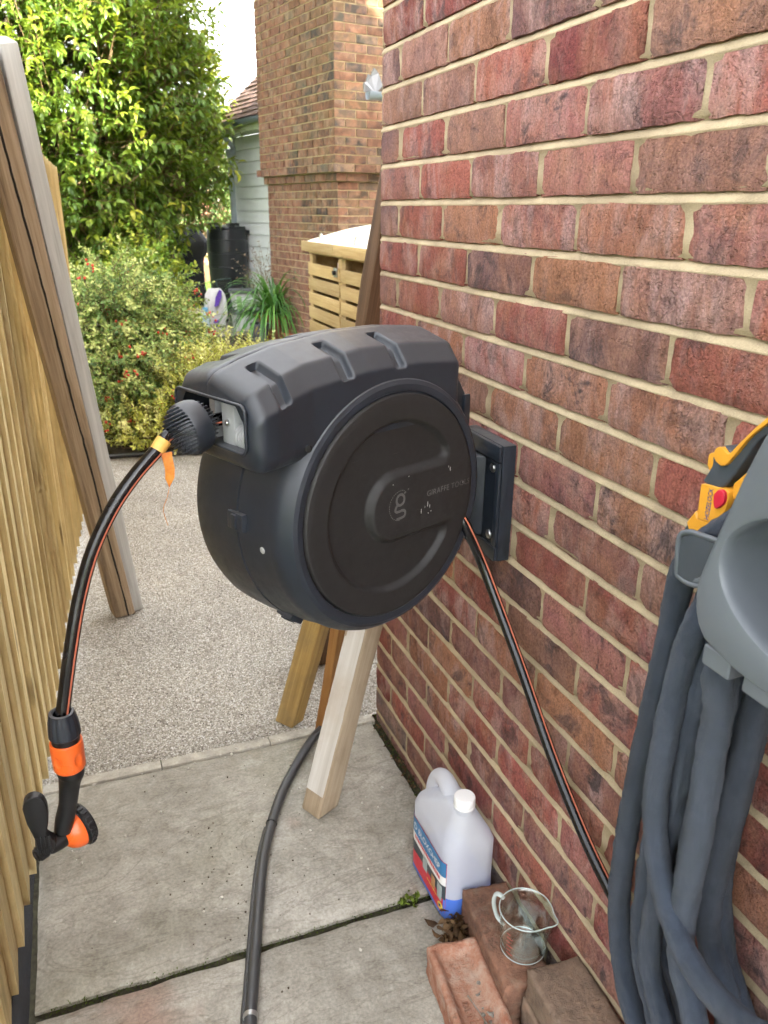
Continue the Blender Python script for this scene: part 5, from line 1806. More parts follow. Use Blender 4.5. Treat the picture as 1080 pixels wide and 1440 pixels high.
STR = {
    's1': [(-0.055, -1.1456, 0.9645), (-0.05, -1.1334, 0.8636), (-0.05, -1.124, 0.7448), (-0.045, -1.1107, 0.6327), (-0.045, -1.1068, 0.5325), (-0.045, -1.1118, 0.4203), (-0.05, -1.1446, 0.3342), (-0.055, -1.1919, 0.281), (-0.06, -1.2342, 0.2543)],
    'front': [(-0.1, -1.2264, 0.9493), (-0.105, -1.2151, 0.8743), (-0.11, -1.2148, 0.7913), (-0.11, -1.2149, 0.7118), (-0.11, -1.2314, 0.6421), (-0.115, -1.2676, 0.5925), (-0.12, -1.3205, 0.5649), (-0.125, -1.3729, 0.5709), (-0.13, -1.4253, 0.5938)],
    's3': [(-0.065, -1.1817, 0.9201), (-0.065, -1.1765, 0.8329), (-0.06, -1.1732, 0.7284), (-0.055, -1.1582, 0.6044), (-0.055, -1.1561, 0.4813), (-0.06, -1.1728, 0.3973), (-0.065, -1.2257, 0.3287), (-0.07, -1.2602, 0.2952)],
    's4': [(-0.08, -1.231, 0.9223), (-0.08, -1.2256, 0.8478), (-0.08, -1.2246, 0.7612), (-0.075, -1.2178, 0.6616), (-0.07, -1.2104, 0.5407), (-0.07, -1.2172, 0.4383), (-0.075, -1.2627, 0.3805), (-0.08, -1.2952, 0.3486)],
    's5': [(-0.1, -1.2613, 0.9302), (-0.095, -1.2584, 0.8631), (-0.09, -1.2526, 0.775), (-0.09, -1.2493, 0.6829), (-0.085, -1.2482, 0.5725), (-0.085, -1.2638, 0.4971), (-0.09, -1.3012, 0.4366), (-0.09, -1.3229, 0.3918)],
    's6': [(-0.115, -1.2894, 0.941), (-0.11, -1.2887, 0.8776), (-0.105, -1.2863, 0.7954), (-0.1, -1.2841, 0.6965), (-0.095, -1.2792, 0.6075), (-0.095, -1.2906, 0.5315), (-0.1, -1.3328, 0.4815), (-0.1, -1.3534, 0.4389)],
    's7': [(-0.06, -1.257, 0.9069), (-0.055, -1.2598, 0.8364), (-0.05, -1.2602, 0.7403), (-0.045, -1.2543, 0.641), (-0.045, -1.2655, 0.5523), (-0.05, -1.2994, 0.4876), (-0.055, -1.342, 0.4483)],
    's8': [(-0.05, -1.2734, 0.9057), (-0.045, -1.2707, 0.8412), (-0.04, -1.2663, 0.7618), (-0.035, -1.2591, 0.6738), (-0.035, -1.2606, 0.5999), (-0.035, -1.2886, 0.5156), (-0.04, -1.3315, 0.4748), (-0.045, -1.3682, 0.4544)]}
STR['b1'] = [(-0.036, b_ + 0.016, c_) for a_, b_, c_ in STR['s4']]
STR['b2'] = [(-0.040, b_ - 0.012, c_) for a_, b_, c_ in STR['s5']]
STR['b3'] = [(-0.052, b_ + 0.014, c_ + 0.004) for a_, b_, c_ in STR['s6']]
STR['b4'] = [(-0.034, b_ + 0.004, c_) for a_, b_, c_ in STR['s3']]
fab = thing('fabric_hose', 'slate blue fabric hose hanging in many loops from the grey hanger', 'hose', (-0.07, -1.3, 0.3))
RADS = {'s1': 0.0140, 'front': 0.0140, 's3': 0.0125, 's4': 0.0132, 's5': 0.0128, 's6': 0.0145, 's7': 0.0145, 's8': 0.013, 'b1': 0.0135, 'b2': 0.014, 'b3': 0.0135, 'b4': 0.0135}
for q, (k, pts) in enumerate(STR.items()):
    p0, pe = Vector(pts[0]), Vector(pts[-1])
    pts = [(-0.046, p0.y - 0.045, p0.z + 0.12), (max(p0.x, -0.062), p0.y - 0.018, p0.z + 0.06)] + list(pts)
    if k == 's1':
        pts = [(-0.062, -1.325, 1.16), (-0.068, -1.255, 1.085), (-0.070, -1.195, 1.025)] + pts[2:]
    if k != 'front':
        pts += [(pe.x, pe.y - 0.12, pe.z - 0.03), (pe.x, -1.50, pe.z + 0.02), (pe.x, -1.58, pe.z + 0.2), (pe.x, -1.57, 0.80), (max(pe.x, -0.062), -1.52, 0.95), (-0.046, -1.46, 1.06)]
    else:
        pts += [(-0.13, -1.50, 0.66), (-0.12, -1.54, 0.80), (-0.062, -1.52, 0.95), (-0.046, -1.46, 1.06)]
    dx_ = {'s3': 0.010, 's5': 0.012, 's7': 0.010, 's4': -0.008, 's6': -0.010}.get(k, 0.0)
    pts = [(a_ + dx_, b_, c_) for a_, b_, c_ in pts]
    path = catmull(pts, 14)
    sd = q * 7.3
    amp = {'s4': 0.0040, 's3': 0.0026, 's5': 0.0022, 'front': 0.0011, 's6': 0.0013}.get(k, 0.0013)
    def wob(i, a, sd=sd, path=path, amp=amp):
        p = path[i]
        w = amp * mnoise.noise(Vector((p.z * 38 + sd, math.cos(a) * 1.6, math.sin(a) * 1.6)))
        w += 0.0017 * mnoise.noise(Vector((p.z * 110 + sd, math.cos(a) * 3, math.sin(a) * 3)))
        w += 0.0010 * mnoise.noise(Vector((p.z * 230 + sd + 3 * math.cos(a), math.cos(a) * 1.2, sd)))
        return w + 0.0012 * max(0, math.cos(a - 2.1)) ** 30
    vs, fs = tube_data(path, RADS[k] * 1.10, 26, wob=wob, flat=0.86 if q % 2 else 1.0, up=Vector((1, 0, 0)))
    mk('hose_loop', vs, fs, M_FAB, fab, angle=70)

# nozzle parked in the clip: profile parts in the wall plane
noz = thing('hose_nozzle', 'yellow and grey hose nozzle with a red button clipped beside the hanger', 'nozzle', (-0.06, -1.16, 0.96))
NP = {
    'socket': [(-1.1354, 0.9508), (-1.1367, 0.9954), (-1.1462, 1.0226), (-1.1618, 1.0393), (-1.1799, 1.031), (-1.1778, 1.0008), (-1.1753, 0.9665)],
    'barrel': [(-1.1628, 1.0346), (-1.1608, 1.0695), (-1.164, 1.0746), (-1.1824, 1.0773), (-1.2007, 1.077), (-1.1968, 1.0495), (-1.1817, 1.0374)],
    'head': [(-1.1593, 1.0764), (-1.1689, 1.0962), (-1.1684, 1.1079), (-1.1743, 1.1188), (-1.1848, 1.1217), (-1.2009, 1.1201), (-1.2148, 1.1416), (-1.233, 1.1604), (-1.262, 1.182), (-1.266, 1.172), (-1.2351, 1.1491), (-1.2208, 1.1339), (-1.2113, 1.1142), (-1.201, 1.096), (-1.1897, 1.0793), (-1.1756, 1.0731)],
    'trigger': [(-1.1733, 1.1092), (-1.1755, 1.1176), (-1.1829, 1.1212), (-1.1937, 1.1173), (-1.2058, 1.1319), (-1.2323, 1.1631), (-1.262, 1.187), (-1.263, 1.181), (-1.2336, 1.1578), (-1.2155, 1.1388), (-1.2015, 1.1172), (-1.1908, 1.1034), (-1.1807, 1.1036)],
    'dial': [(-1.1569, 1.0938), (-1.1575, 1.1059), (-1.1674, 1.1086), (-1.1704, 1.0987), (-1.162, 1.0884)],
    'saddle': [(-1.1988, 1.0857), (-1.2181, 1.107), (-1.2243, 1.1017), (-1.2131, 1.0754), (-1.2, 1.070)],
    'button': [(-1.184, 1.0699), (-1.1905, 1.0776), (-1.1979, 1.0761), (-1.1993, 1.0655), (-1.1912, 1.0563), (-1.1863, 1.0594)]}
TH = {'socket': (-0.063, -0.025, M_GREYP2, .012), 'barrel': (-0.065, -0.025, M_YELLOW, .012), 'head': (-0.063, -0.027, M_GREYP2, .010), 'trigger': (-0.0675, -0.029, M_YELLOW, .006),
      'dial': (-0.057, -0.033, M_YELLOW, .005), 'saddle': (-0.059, -0.031, M_YELLOW, .004), 'button': (-0.069, -0.059, M_RED, .003)}
for k, pts in NP.items():
    t0, t1, m_, bv = TH[k]
    sm2 = [(p.x, p.y) for p in catmull([(a, b, 0) for a, b in pts] + [(pts[0][0], pts[0][1], 0)], 4)][:-1]
    bm = extrude_poly(sm2, t0, t1, 'YZ', bv * 0.45)
    from_bm(k, bm, m_, noz, angle=45)
bm = extrude_poly([(-1.1462, 1.0240), (-1.158, 1.043), (-1.1628, 1.0346), (-1.1817, 1.0374), (-1.1790, 1.020), (-1.166, 1.013), (-1.152, 1.015)], -0.0645, -0.024, 'YZ', 0.004)
from_bm('cuff', bm, M_YELLOW, noz)
tm = text_mesh('HOZELOCK', 0.0088, 0.00008, 'CENTER', 0.92)
for v in tm.vertices:
    x, y, z = v.co
    # reads upwards along the barrel
    v.co = (-0.0653 - z, -1.1795 + y * 1.0, 1.0560 + x * 0.80)
tm.materials.append(M_NAVY)
link('lettering', tm, noz)
bm = extrude_poly([(-1.1475, 0.994), (-1.1515, 0.9995), (-1.1545, 0.9935), (-1.151, 0.996)], -0.0634, -0.0631, 'YZ', 0)
from_bm('arrow_mark', bm, M_WHITEP, noz)

# ================================================================== far garden things
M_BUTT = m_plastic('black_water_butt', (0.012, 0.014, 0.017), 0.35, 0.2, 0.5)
butt = thing('water_butt', 'tall black ribbed plastic water butt below the downpipe', 'water butt', (1.375, 9.38, 0))
bp = [(0.0, 0.02), (0.215, 0.02), (0.225, 0.03), (0.235, 0.30), (0.248, 0.34), (0.252, 0.42), (0.258, 0.425), (0.258, 0.44), (0.252, 0.445), (0.262, 0.62), (0.268, 0.625), (0.268, 0.64), (0.262, 0.645), (0.268, 0.80), (0.274, 0.805), (0.274, 0.82), (0.268, 0.825),
      (0.268, 0.97), (0.272, 0.975), (0.272, 0.985), (0.266, 0.99), (0.266, 1.06), (0.258, 1.10), (0.235, 1.128), (0.215, 1.135), (0.0, 1.135)]
lathe('barrel', bp, M_BUTT, butt, 48, 2, True, Matrix.Translation((1.375, 9.38, 0)), angle=25)
lathe('lid', [(0.0, 1.165), (0.12, 1.16), (0.175, 1.148), (0.205, 1.145), (0.245, 1.142), (0.25, 1.12), (0.23, 1.12), (0.0, 1.12)], M_BUTT, butt, 40, 2, True, Matrix.Translation((1.375, 9.38, 0)))
for a in (40, 160, 280):
    M_ = Matrix.Translation((1.375, 9.38, 1.15)) @ Matrix.Rotation(R(a), 4, 'Z')
    bm = bmesh.new()
    bm_box(bm, 0.06, 0.24, -0.03, 0.03, -0.01, 0.035, 0.012)
    bmesh.ops.transform(bm, matrix=M_, verts=bm.verts)
    from_bm('lid_grip', bm, M_BUTT, butt)
tube('overflow_pipe', [(1.58, 9.30, 1.07), (1.66, 9.30, 1.07), (1.70, 9.32, 1.04)], 0.028, M_BUTT, butt, seg=10)
lathe('stand', [(0.235, -0.02), (0.24, 0.0), (0.215, 0.02), (0.0, 0.02)], M_BUTT, butt, 24, 2, True, Matrix.Translation((1.375, 9.38, 0)))

# covered barbecue
M_COVER = m_plain('black_cover_cloth', (0.022, 0.023, 0.027), 0.6, 0.25, 8, 0.6, 0.01)
bbq = thing('barbecue', 'barbecue under a black fitted cover near the water butt', 'barbecue', (1.02, 10.6, 0))
def csec(hw, hd_, n=16, seed=0, z=0, amp=0.0):
    out = []
    for k in range(n * 4):
        a_ = 2 * math.pi * k / (n * 4)
        c_, s_ = math.cos(a_), math.sin(a_)
        e = 0.24
        x = hw * math.copysign(abs(c_) ** e, c_)
        y = hd_ * math.copysign(abs(s_) ** e, s_)
        f = 1 + amp * mnoise.noise(Vector((c_ * 3.5, s_ * 3.5, z * 1.2 + seed)))
        out.append((1.02 + x * f, 10.6 + y * f))
    return out
loft('cover', [(0.02, csec(0.24, 0.20, seed=1, z=0, amp=.25)), (0.30, csec(0.19, 0.19, seed=1, z=.3, amp=.25)), (0.62, csec(0.18, 0.2, seed=1, z=.6, amp=.14)), (0.70, csec(0.20, .22, seed=1, z=.7, amp=.1)), (0.78, csec(0.26, .26, seed=1, z=.8, amp=.06)), (0.90, csec(0.285, .27, seed=1, z=.9, amp=.05)), (0.935, csec(0.27, .25, seed=1, z=1, amp=.03)), (1.07, csec(0.16, .17, seed=1, z=1, amp=.03)), (1.10, csec(0.12, .14, seed=1, z=1, amp=.02))], M_COVER, bbq)
tube('strap', [(0.83, 10.40, 0.665), (1.02, 10.385, 0.66), (1.21, 10.40, 0.665)], 0.012, M_COVER, bbq, seg=8)

# log / bin store with two slatted doors
M_STOREWOOD = m_wood('store_softwood', (0.25, 0.15, 0.055), (0.355, 0.24, 0.10), (0.45, 0.33, 0.155), 1, 0.7, 60, True, 0.3)
M_LID = m_wood('pale_lid', (0.55, 0.48, 0.36), (0.68, 0.62, 0.50), (0.78, 0.73, 0.62), 1, 0.7, 60, False, 0.3)
SX, SY1, DW = 1.05, 4.26, 0.78
store = thing('bin_store', 'wooden bin store with two slatted doors and a pale curved lid', 'bin store', (SX, SY1 - DW, 0))
for q in range(2):
    ya, yb = SY1 - DW * (q + 1), SY1 - DW * q
    box('side_panel', SX + .03, SX + .82, yb - .022, yb - .002, 0.02, 1.12, M_STOREWOOD, store, bev=0.002)
    box('side_panel', SX + .03, SX + .82, ya + .002, ya + .022, 0.02, 1.12, M_STOREWOOD, store, bev=0.002)
    box('stile', SX - .002, SX + .028, yb - .075, yb - .003, 0.02, 1.045, M_STOREWOOD, store, bev=0.003)
    box('stile', SX - .002, SX + .028, ya + .003, ya + .075, 0.02, 1.045, M_STOREWOOD, store, bev=0.003)
    box('front_rail', SX - .006, SX + .026, ya + .004, yb - .004, 1.048, 1.118, M_STOREWOOD, store, bev=0.003)
    for k in range(9):
        z = 0.055 + 0.1055 * k
        if z + 0.082 > 1.0:
            break
        box('slat', SX - 0.018, SX - 0.003, ya + .012, yb - .012, z, z + 0.084, M_STOREWOOD, store, bev=0.002)
    # curved lid
    vs, fs = [], []
    nn = 12
    for k in range(nn + 1):
        t = k / nn
        x = SX - 0.045 + 0.90 * t
        z = 1.128 + 0.135 * math.sin(t * math.pi * 0.62)
        for yq in (ya + .002, yb - .002):
            vs += [(x, yq, z), (x, yq, z - 0.022)]
    for k in range(nn):
        b0 = k * 4
        fs += [(b0, b0 + 4, b0 + 6, b0 + 2), (b0 + 1, b0 + 3, b0 + 7, b0 + 5), (b0, b0 + 1, b0 + 5, b0 + 4), (b0 + 2, b0 + 6, b0 + 7, b0 + 3)]
    fs += [(0, 2, 3, 1)]
    lid = mk('lid', vs, fs, M_LID, store)
    box('lid_edge', SX - .066, SX - .047, ya + .003, yb - .003, 1.068, 1.138, M_STOREWOOD, lid, bev=0.003)
    ym = yb - 0.30
    tube('lid_handle', [(SX - .0, ym + .075, 1.140), (SX + .0, ym + .045, 1.148), (SX + .0, ym + .03, 1.182), (SX, ym, 1.195), (SX, ym - .03, 1.182), (SX, ym - .045, 1.148), (SX, ym - .075, 1.140)], 0.006, M_STEEL, lid, seg=8)
box('back_panel', SX + .80, SX + .815, SY1 - 2 * DW, SY1, .02, 1.2, M_STOREWOOD, store, bev=0.002)
box('floor', SX + .03, SX + .8, SY1 - 2 * DW + .02, SY1 - .02, .02, .04, M_STOREWOOD, store, bev=0.001)
box('lock_plate', SX - .030, SX - .0185, SY1 - DW + .035, SY1 - DW + .11, 0.925, 0.985, M_STEEL, store, bev=0.003)
lathe('lock_barrel', [(0.0, -0.02), (0.014, -0.02), (0.014, 0.0), (0.0, 0.0)], M_BLACK, store, 16, 0, True, Matrix.Translation((SX - .031, SY1 - DW + .06, .955)))
box_in = thing('stored_box', 'small pinkish packet lying inside the bin store behind the top slat', 'box', (SX + .2, SY1 - .42, 0.98))
box('carton', SX + .12, SX + .26, SY1 - .52, SY1 - .30, 0.945, 0.995, m_plain('packet_card', (0.52, 0.36, 0.31), 0.6, 0.3, 20), box_in, bev=0.004)
box('packet_end', SX + .121, SX + .259, SY1 - .553, SY1 - .522, 0.947, 0.993, m_plain('packet_dark', (0.10, 0.07, 0.06), 0.6, 0.3, 20), box_in, bev=0.003)
box('shelf', SX + .06, SX + .78, SY1 - .74, SY1 - .03, 0.92, 0.942, M_STOREWOOD, store, bev=0.002)

# stacked tubs, feed bag, bottle, trolley handle
M_TUB = m_plain('translucent_tub', (0.55, 0.55, 0.54), 0.4, 0.08, 12, 0.05)
M_TUBLID = m_plain('grey_tub_lid', (0.10, 0.10, 0.115), 0.5, 0.2, 20, 0.1)
M_GREENLAB = m_plain('green_label', (0.30, 0.48, 0.20), 0.5, 0.15, 20)
M_WHITELAB = m_plain('white_label', (0.70, 0.72, 0.70), 0.5, 0.05, 20)
def tub(cx_, cy_, z0, label, h, lab_mat, lidded=True, rot=0.0):
    t = thing('plastic_tub', label, 'tub', (cx_, cy_, z0), rot, 'tubs stacked beside the water butt')
    s_ = [(z0, rsec(cx_ - .115, cx_ + .115, cy_ - .115, cy_ + .115, .03)), (z0 + h, rsec(cx_ - .135, cx_ + .135, cy_ - .135, cy_ + .135, .03))]
    loft('body', s_, M_TUB, t)
    if lidded:
        loft('lid', [(z0 + h + .001, rsec(cx_ - .150, cx_ + .150, cy_ - .150, cy_ + .150, .03)), (z0 + h + .035, rsec(cx_ - .150, cx_ + .150, cy_ - .150, cy_ + .150, .03)), (z0 + h + .045, rsec(cx_ - .135, cx_ + .135, cy_ - .135, cy_ + .135, .03))], M_TUBLID, t)
    for (xa, xb, m_, za, zb) in lab_mat:
        mk('label', [(cx_ + xa, cy_ - .128 - .001 - .012 * za / h, z0 + za), (cx_ + xb, cy_ - .129 - .012 * za / h, z0 + za), (cx_ + xb, cy_ - .121 - .018 * zb / h, z0 + zb), (cx_ + xa, cy_ - .121 - .018 * zb / h, z0 + zb)], [(0, 1, 2, 3)], m_, t)
    return t
tub(1.245, 7.85, 0.0, 'lower pale tub with a white label under the lidded tub', 0.195, [(-.08, .09, M_WHITELAB, .03, .17), (-.004, .016, M_TUBLID, .05, .07), (-.004, .016, M_TUBLID, .085, .105), (-.004, .016, M_TUBLID, .12, .14)])
tub(1.245, 7.85, 0.245, 'upper tub with a dark lid and green and white label', 0.185, [(-.105, -.05, M_GREENLAB, .02, .16), (-.048, .095, M_WHITELAB, .02, .16)])
M_BAG = m_plain('white_plastic_sack', (0.62, 0.60, 0.58), 0.4, 0.12, 10, 0.5, 0.01)
M_PURPLE = m_plain('purple_print', (0.13, 0.05, 0.40), 0.4, 0.15, 15)
sack = thing('plastic_sack', 'white and purple plastic sack standing left of the water butt', 'sack', (0.985, 8.3, 0))
loft('body', [(0.01, csec(0.11, 0.09, seed=5, z=0, amp=.15)), (0.14, csec(0.125, 0.10, seed=5, z=.3, amp=.22)), (0.28, csec(0.12, 0.09, seed=5, z=.6, amp=.25)), (0.38, csec(0.11, 0.05, seed=5, z=.7, amp=.3)), (0.45, csec(0.07, 0.02, seed=5, z=.9, amp=.3))], M_BAG, sack).location = (-0.035, -2.3, 0)
bm = extrude_poly([(0.95, 0.245), (1.0, 0.255), (1.045, 0.36), (1.05, 0.43), (1.02, 0.445), (0.975, 0.36)], 8.155, 8.175, 'XZ', 0.004)
from_bm('print', bm, M_PURPLE, sack)
bm = extrude_poly([(0.93, 0.05), (1.0, 0.05), (1.0, 0.09), (0.94, 0.08)], 8.170, 8.19, 'XZ', 0.004)
from_bm('print', bm, M_PURPLE, sack)
bot = thing('plastic_bottle', 'small clear bottle with a light blue cap beside the sack', 'bottle', (0.845, 8.2, 0))
lathe('body', [(0.0, 0.0), (0.045, 0.0), (0.05, 0.02), (0.05, 0.13), (0.03, 0.18), (0.02, 0.19), (0.0, 0.19)], m_plain('clear_bottle', (0.42, 0.52, 0.60), 0.2, 0.15, 15), bot, 20, 2, False, None)
lathe('cap', [(0.0, 0.19), (0.032, 0.19), (0.032, 0.235), (0.0, 0.24)], m_plain('blue_cap', (0.15, 0.42, 0.65), 0.4, 0.1), bot, 16, 2, False, None)
M_DKGREEN = m_plain('dark_green_metal', (0.012, 0.035, 0.03), 0.4, 0.2)
trol = thing('trolley', 'dark green tubular hose trolley in front of the water butt', 'trolley', (1.2, 8.5, 0))
for (dx, dy, dz) in ((0.0, 0.0, 0.0), (0.13, -0.12, -0.055)):
    a, b = 1.055 + dx, 1.235 + dx
    yy = 8.55 + dy
    tube('frame', [(a + .05, yy, 0.02), (a + .04, yy, 0.30), (a, yy, 0.50 + dz), (a + .02, yy, 0.525 + dz), (b - .02, yy, 0.54 + dz), (b, yy, 0.52 + dz), (b - .02, yy, 0.30), (b - .02, yy, 0.02)], 0.0095, M_DKGREEN, trol, seg=8)
tube('cross_bar', [(1.09, 8.55, 0.30), (1.35, 8.43, 0.30)], 0.008, M_DKGREEN, trol, seg=8, smooth_path=False)
lathe('drum', [(0.0, -0.07), (0.12, -0.07), (0.12, -0.06), (0.06, -0.05), (0.06, 0.05), (0.12, 0.06), (0.12, 0.07), (0.0, 0.07)], M_DKGREEN, trol, 24, 0, True, Matrix.Translation((1.21, 8.49, 0.14)))

# potted agapanthus
M_TERRA = m_plain('terracotta', (0.30, 0.105, 0.055), 0.85, 0.3, 14, 0.3, 0.002)
pot = thing('potted_plant', 'terracotta pot with a mop of arching strap leaves', 'potted plant', (1.44, 7.15, 0))
lathe('pot', [(0.0, 0.0), (0.13, 0.0), (0.175, 0.22), (0.19, 0.225), (0.192, 0.265), (0.172, 0.265), (0.165, 0.23), (0.0, 0.22)], M_TERRA, pot, 36, 2, False, None)
def m_leaf(name, cols, trans=(0.3, 0.5, 0.05), tf=0.3, rough=0.45, spec=0.4):
    m, nt, p, out = new_mat(name)
    at = nd(nt, 'ShaderNodeAttribute', attribute_name='tint')
    v = objvec(nt, False)
    col = ramp(nt, at.outputs['Fac'], cols)
    n = nz(nt, v, 90.0, 2)
    col = mx(nt, 1.0, col, ramp(nt, n, [(0.3, 0.82), (0.7, 1.18)]), 'MULTIPLY')
    setp(nt, p, color=col, rough=rough, spec=spec)
    tl_ = nd(nt, 'ShaderNodeBsdfTranslucent')
    tc = mx(nt, 0.5, col, trans)
    nt.links.new(tc, tl_.inputs['Color'])
    ms = nd(nt, 'ShaderNodeMixShader', {0: tf})
    nt.links.new(p.outputs[0], ms.inputs[1])
    nt.links.new(tl_.outputs[0], ms.inputs[2])
    nt.links.new(ms.outputs[0], out.inputs[0])
    return m

def leaf_mesh(name, C_, D_, N_, L_, W_, tint, mat, fold=0.25, droop=0.25):
    """C base points, D direction, N up-normal, all (n,3); 8-triangle folded, drooping leaves"""
    n = len(C_)
    D_ = D_ / np.linalg.norm(D_, axis=1)[:, None]
    S_ = np.cross(D_, N_)
    S_ /= np.linalg.norm(S_, axis=1)[:, None] + 1e-9
    U_ = np.cross(S_, D_)
    L_ = L_[:, None]
    W_ = W_[:, None]
    b = C_
    m1 = C_ + D_ * L_ * 0.38
    m2 = C_ + D_ * L_ * 0.72 - U_ * L_ * droop * 0.35
    tip = C_ + D_ * L_ * 0.97 - U_ * L_ * droop
    l1 = m1 + S_ * W_ * 0.5 + U_ * W_ * fold
    r1 = m1 - S_ * W_ * 0.5 + U_ * W_ * fold
    l2 = m2 + S_ * W_ * 0.42 + U_ * W_ * fold
    r2 = m2 - S_ * W_ * 0.42 + U_ * W_ * fold
    V = np.stack([b, m1, m2, tip, l1, r1, l2, r2], 1).reshape(-1, 3)
    F = np.array([[0, 1, 4], [0, 5, 1], [1, 2, 6], [1, 6, 4], [1, 7, 2], [1, 5, 7], [2, 3, 6], [2, 7, 3]])
    F = (F[None] + (np.arange(n) * 8)[:, None, None]).reshape(-1, 3)
    me = bpy.data.meshes.new(name)
    me.vertices.add(len(V))
    me.vertices.foreach_set('co', V.astype(np.float32).ravel())
    me.loops.add(F.size)
    me.loops.foreach_set('vertex_index', F.astype(np.int32).ravel())
    me.polygons.add(len(F))
    me.polygons.foreach_set('loop_start', np.arange(0, F.size, 3, dtype=np.int32))
    me.polygons.foreach_set('loop_total', np.full(len(F), 3, dtype=np.int32))
    me.polygons.foreach_set('use_smooth', np.ones(len(F), dtype=bool))
    me.update()
    at = me.attributes.new('tint', 'FLOAT', 'POINT')
    at.data.foreach_set('value', np.repeat(tint, 8).astype(np.float32))
    me.materials.append(mat)
    me.validate()
    return me

def blades(name, root, n, length, width, mat, parent, seed, spread=1.0, rise=1.0, rad=0.08):
    q = random.Random(seed)
    vs, fs, tn = [], [], []
    for _ in range(n):
        a_ = q.uniform(0, 2 * math.pi)
        ln = length * q.uniform(0.6, 1.1)
        el = R(q.uniform(15, 80))
        p = Vector(root) + Vector((math.cos(a_), math.sin(a_), 0)) * rad * q.random()
        d = Vector((math.cos(a_) * math.cos(el) * spread, math.sin(a_) * math.cos(el) * spread, math.sin(el) * rise)).normalized()
        w = width * q.uniform(0.7, 1.2)
        side = d.cross(Vector((0, 0, 1))).normalized()
        m = 8
        b0 = len(vs)
        t0 = q.random()
        for k in range(m + 1):
            t = k / m
            ww = w * (0.6 + 0.8 * t - 1.35 * t * t) + 0.001
            vs += [p + side * ww * 0.5, p - d.cross(side) * -0.0 - Vector((0, 0, ww * 0.18)), p - side * ww * 0.5]
            tn += [t0] * 3
            p = p + d * ln / m
            d = (d + Vector((0, 0, -0.20 - 0.05 * k))).normalized()
        for k in range(m):
            for j in range(2):
                fs.append((b0 + k * 3 + j, b0 + k * 3 + j + 1, b0 + k * 3 + j + 4, b0 + k * 3 + j + 3))
    me = mesh_of(name, vs, fs, mat, True)
    at = me.attributes.new('tint', 'FLOAT', 'POINT')
    at.data.foreach_set('value', tn)
    return link(name, me, parent)
M_STRAP = m_leaf('strap_leaf', [(0.0, (0.04, 0.12, 0.028)), (0.6, (0.09, 0.235, 0.045)), (1.0, (0.19, 0.36, 0.07))], (0.2, 0.45, 0.05), 0.25, 0.35)
blades('leaves', (1.44, 7.15, 0.24), 230, 0.80, 0.030, M_STRAP, pot, 3)
M_YELLEAF = m_leaf('yellow_strap', [(0.0, (0.35, 0.24, 0.03)), (1.0, (0.45, 0.36, 0.06))], (0.5, 0.4, 0.05), 0.25)
blades('yellow_leaf', (1.30, 6.95, 0.16), 5, 0.26, 0.03, M_YELLEAF, pot, 5, 0.6)
sauc = thing('pot_saucer', 'low terracotta bowl on the ground right of the strap-leaved plant', 'bowl', (1.62, 6.75, 0))
lathe('bowl', [(0.0, 0.0), (0.14, 0.0), (0.19, 0.09), (0.195, 0.11), (0.18, 0.11), (0.13, 0.02), (0.0, 0.02)], M_TERRA, sauc, 30, 2, False, None)
gp = thing('grey_planter', 'small grey pot in front of the strap-leaved plant', 'pot', (1.235, 6.95, 0))
lathe('pot', [(0.0, 0.0), (0.075, 0.0), (0.10, 0.17), (0.108, 0.17), (0.108, 0.19), (0.09, 0.19), (0.085, 0.16), (0.0, 0.15)], M_TUBLID, gp, 24, 2, False, None)

# gutter end with a crumpled lead flashing beside the chimney
gut = thing('roof_gutter', 'grey half-round gutter end with white flashing at the chimney side', 'gutter', (1.86, 5.35, 2.25))
gvs, gfs = lathe_data([(0.062, 0.0), (0.062, 1.6)], 16, 0, False, math.pi, 2 * math.pi)
gvs = [(1.90 + v[0], 5.36 + v[1] * 1.0 - 0.02 + 0.2 * v[0] * 0.176, 2.30 + v[2]) for v in gvs]
gfs = list(gfs) + [tuple(range(17))]
mk('gutter', gvs, gfs, M_GUTTER, gut, smooth=True)
M_LEAD = m_plain('white_flashing', (0.22, 0.225, 0.235), 0.5, 0.12, 20, 0.3, 0.004)
lv_ = [(1.895, 5.40, 2.31), (1.885, 5.38, 2.375), (1.915, 5.40, 2.385), (1.92, 5.37, 2.44), (1.955, 5.40, 2.425), (1.975, 5.38, 2.49), (2.03, 5.42, 2.46), (2.06, 5.40, 2.36), (2.00, 5.41, 2.30)]
vs = lv_ + [(a, b + 0.035, c) for a, b, c in lv_]
n = len(lv_)
mk('flashing', vs, [tuple(range(n)), tuple(reversed(range(n, 2 * n)))] + [(k, (k + 1) % n, n + (k + 1) % n, n + k) for k in range(n)], M_LEAD, gut)

# low brick garden wall and timber edging at the back of the lawn
gw = thing('garden_wall', 'distant low brick garden wall between the barbecue and the water butt', 'wall', (1.6, 15.0, 0))
box('wall', 0.2, 4.5, 15.0, 15.22, -0.05, 1.5, M_BRICKSHEET, gw, bev=0.004)
box('coping', 0.15, 4.55, 14.97, 15.25, 1.502, 1.55, M_EDGE, gw, bev=0.01)
box('sleeper_edging', 0.2, 4.5, 14.70, 14.85, 0.0, 0.32, M_DARKTIM, gw, bev=0.01)
# edging hose along the bed
edge = thing('edging_hose', 'thin black edging pipe along the front of the shrub bed', 'pipe', (-0.2, 2.84, 0))
tube('pipe', [(-0.66, 2.86, 0.012), (-0.45, 2.84, 0.014), (-0.2, 2.80, 0.014), (0.05, 2.74, 0.014), (0.5, 2.70, 0.014), (1.1, 2.74, 0.014)], 0.013, M_CONDUIT, edge, seg=8)

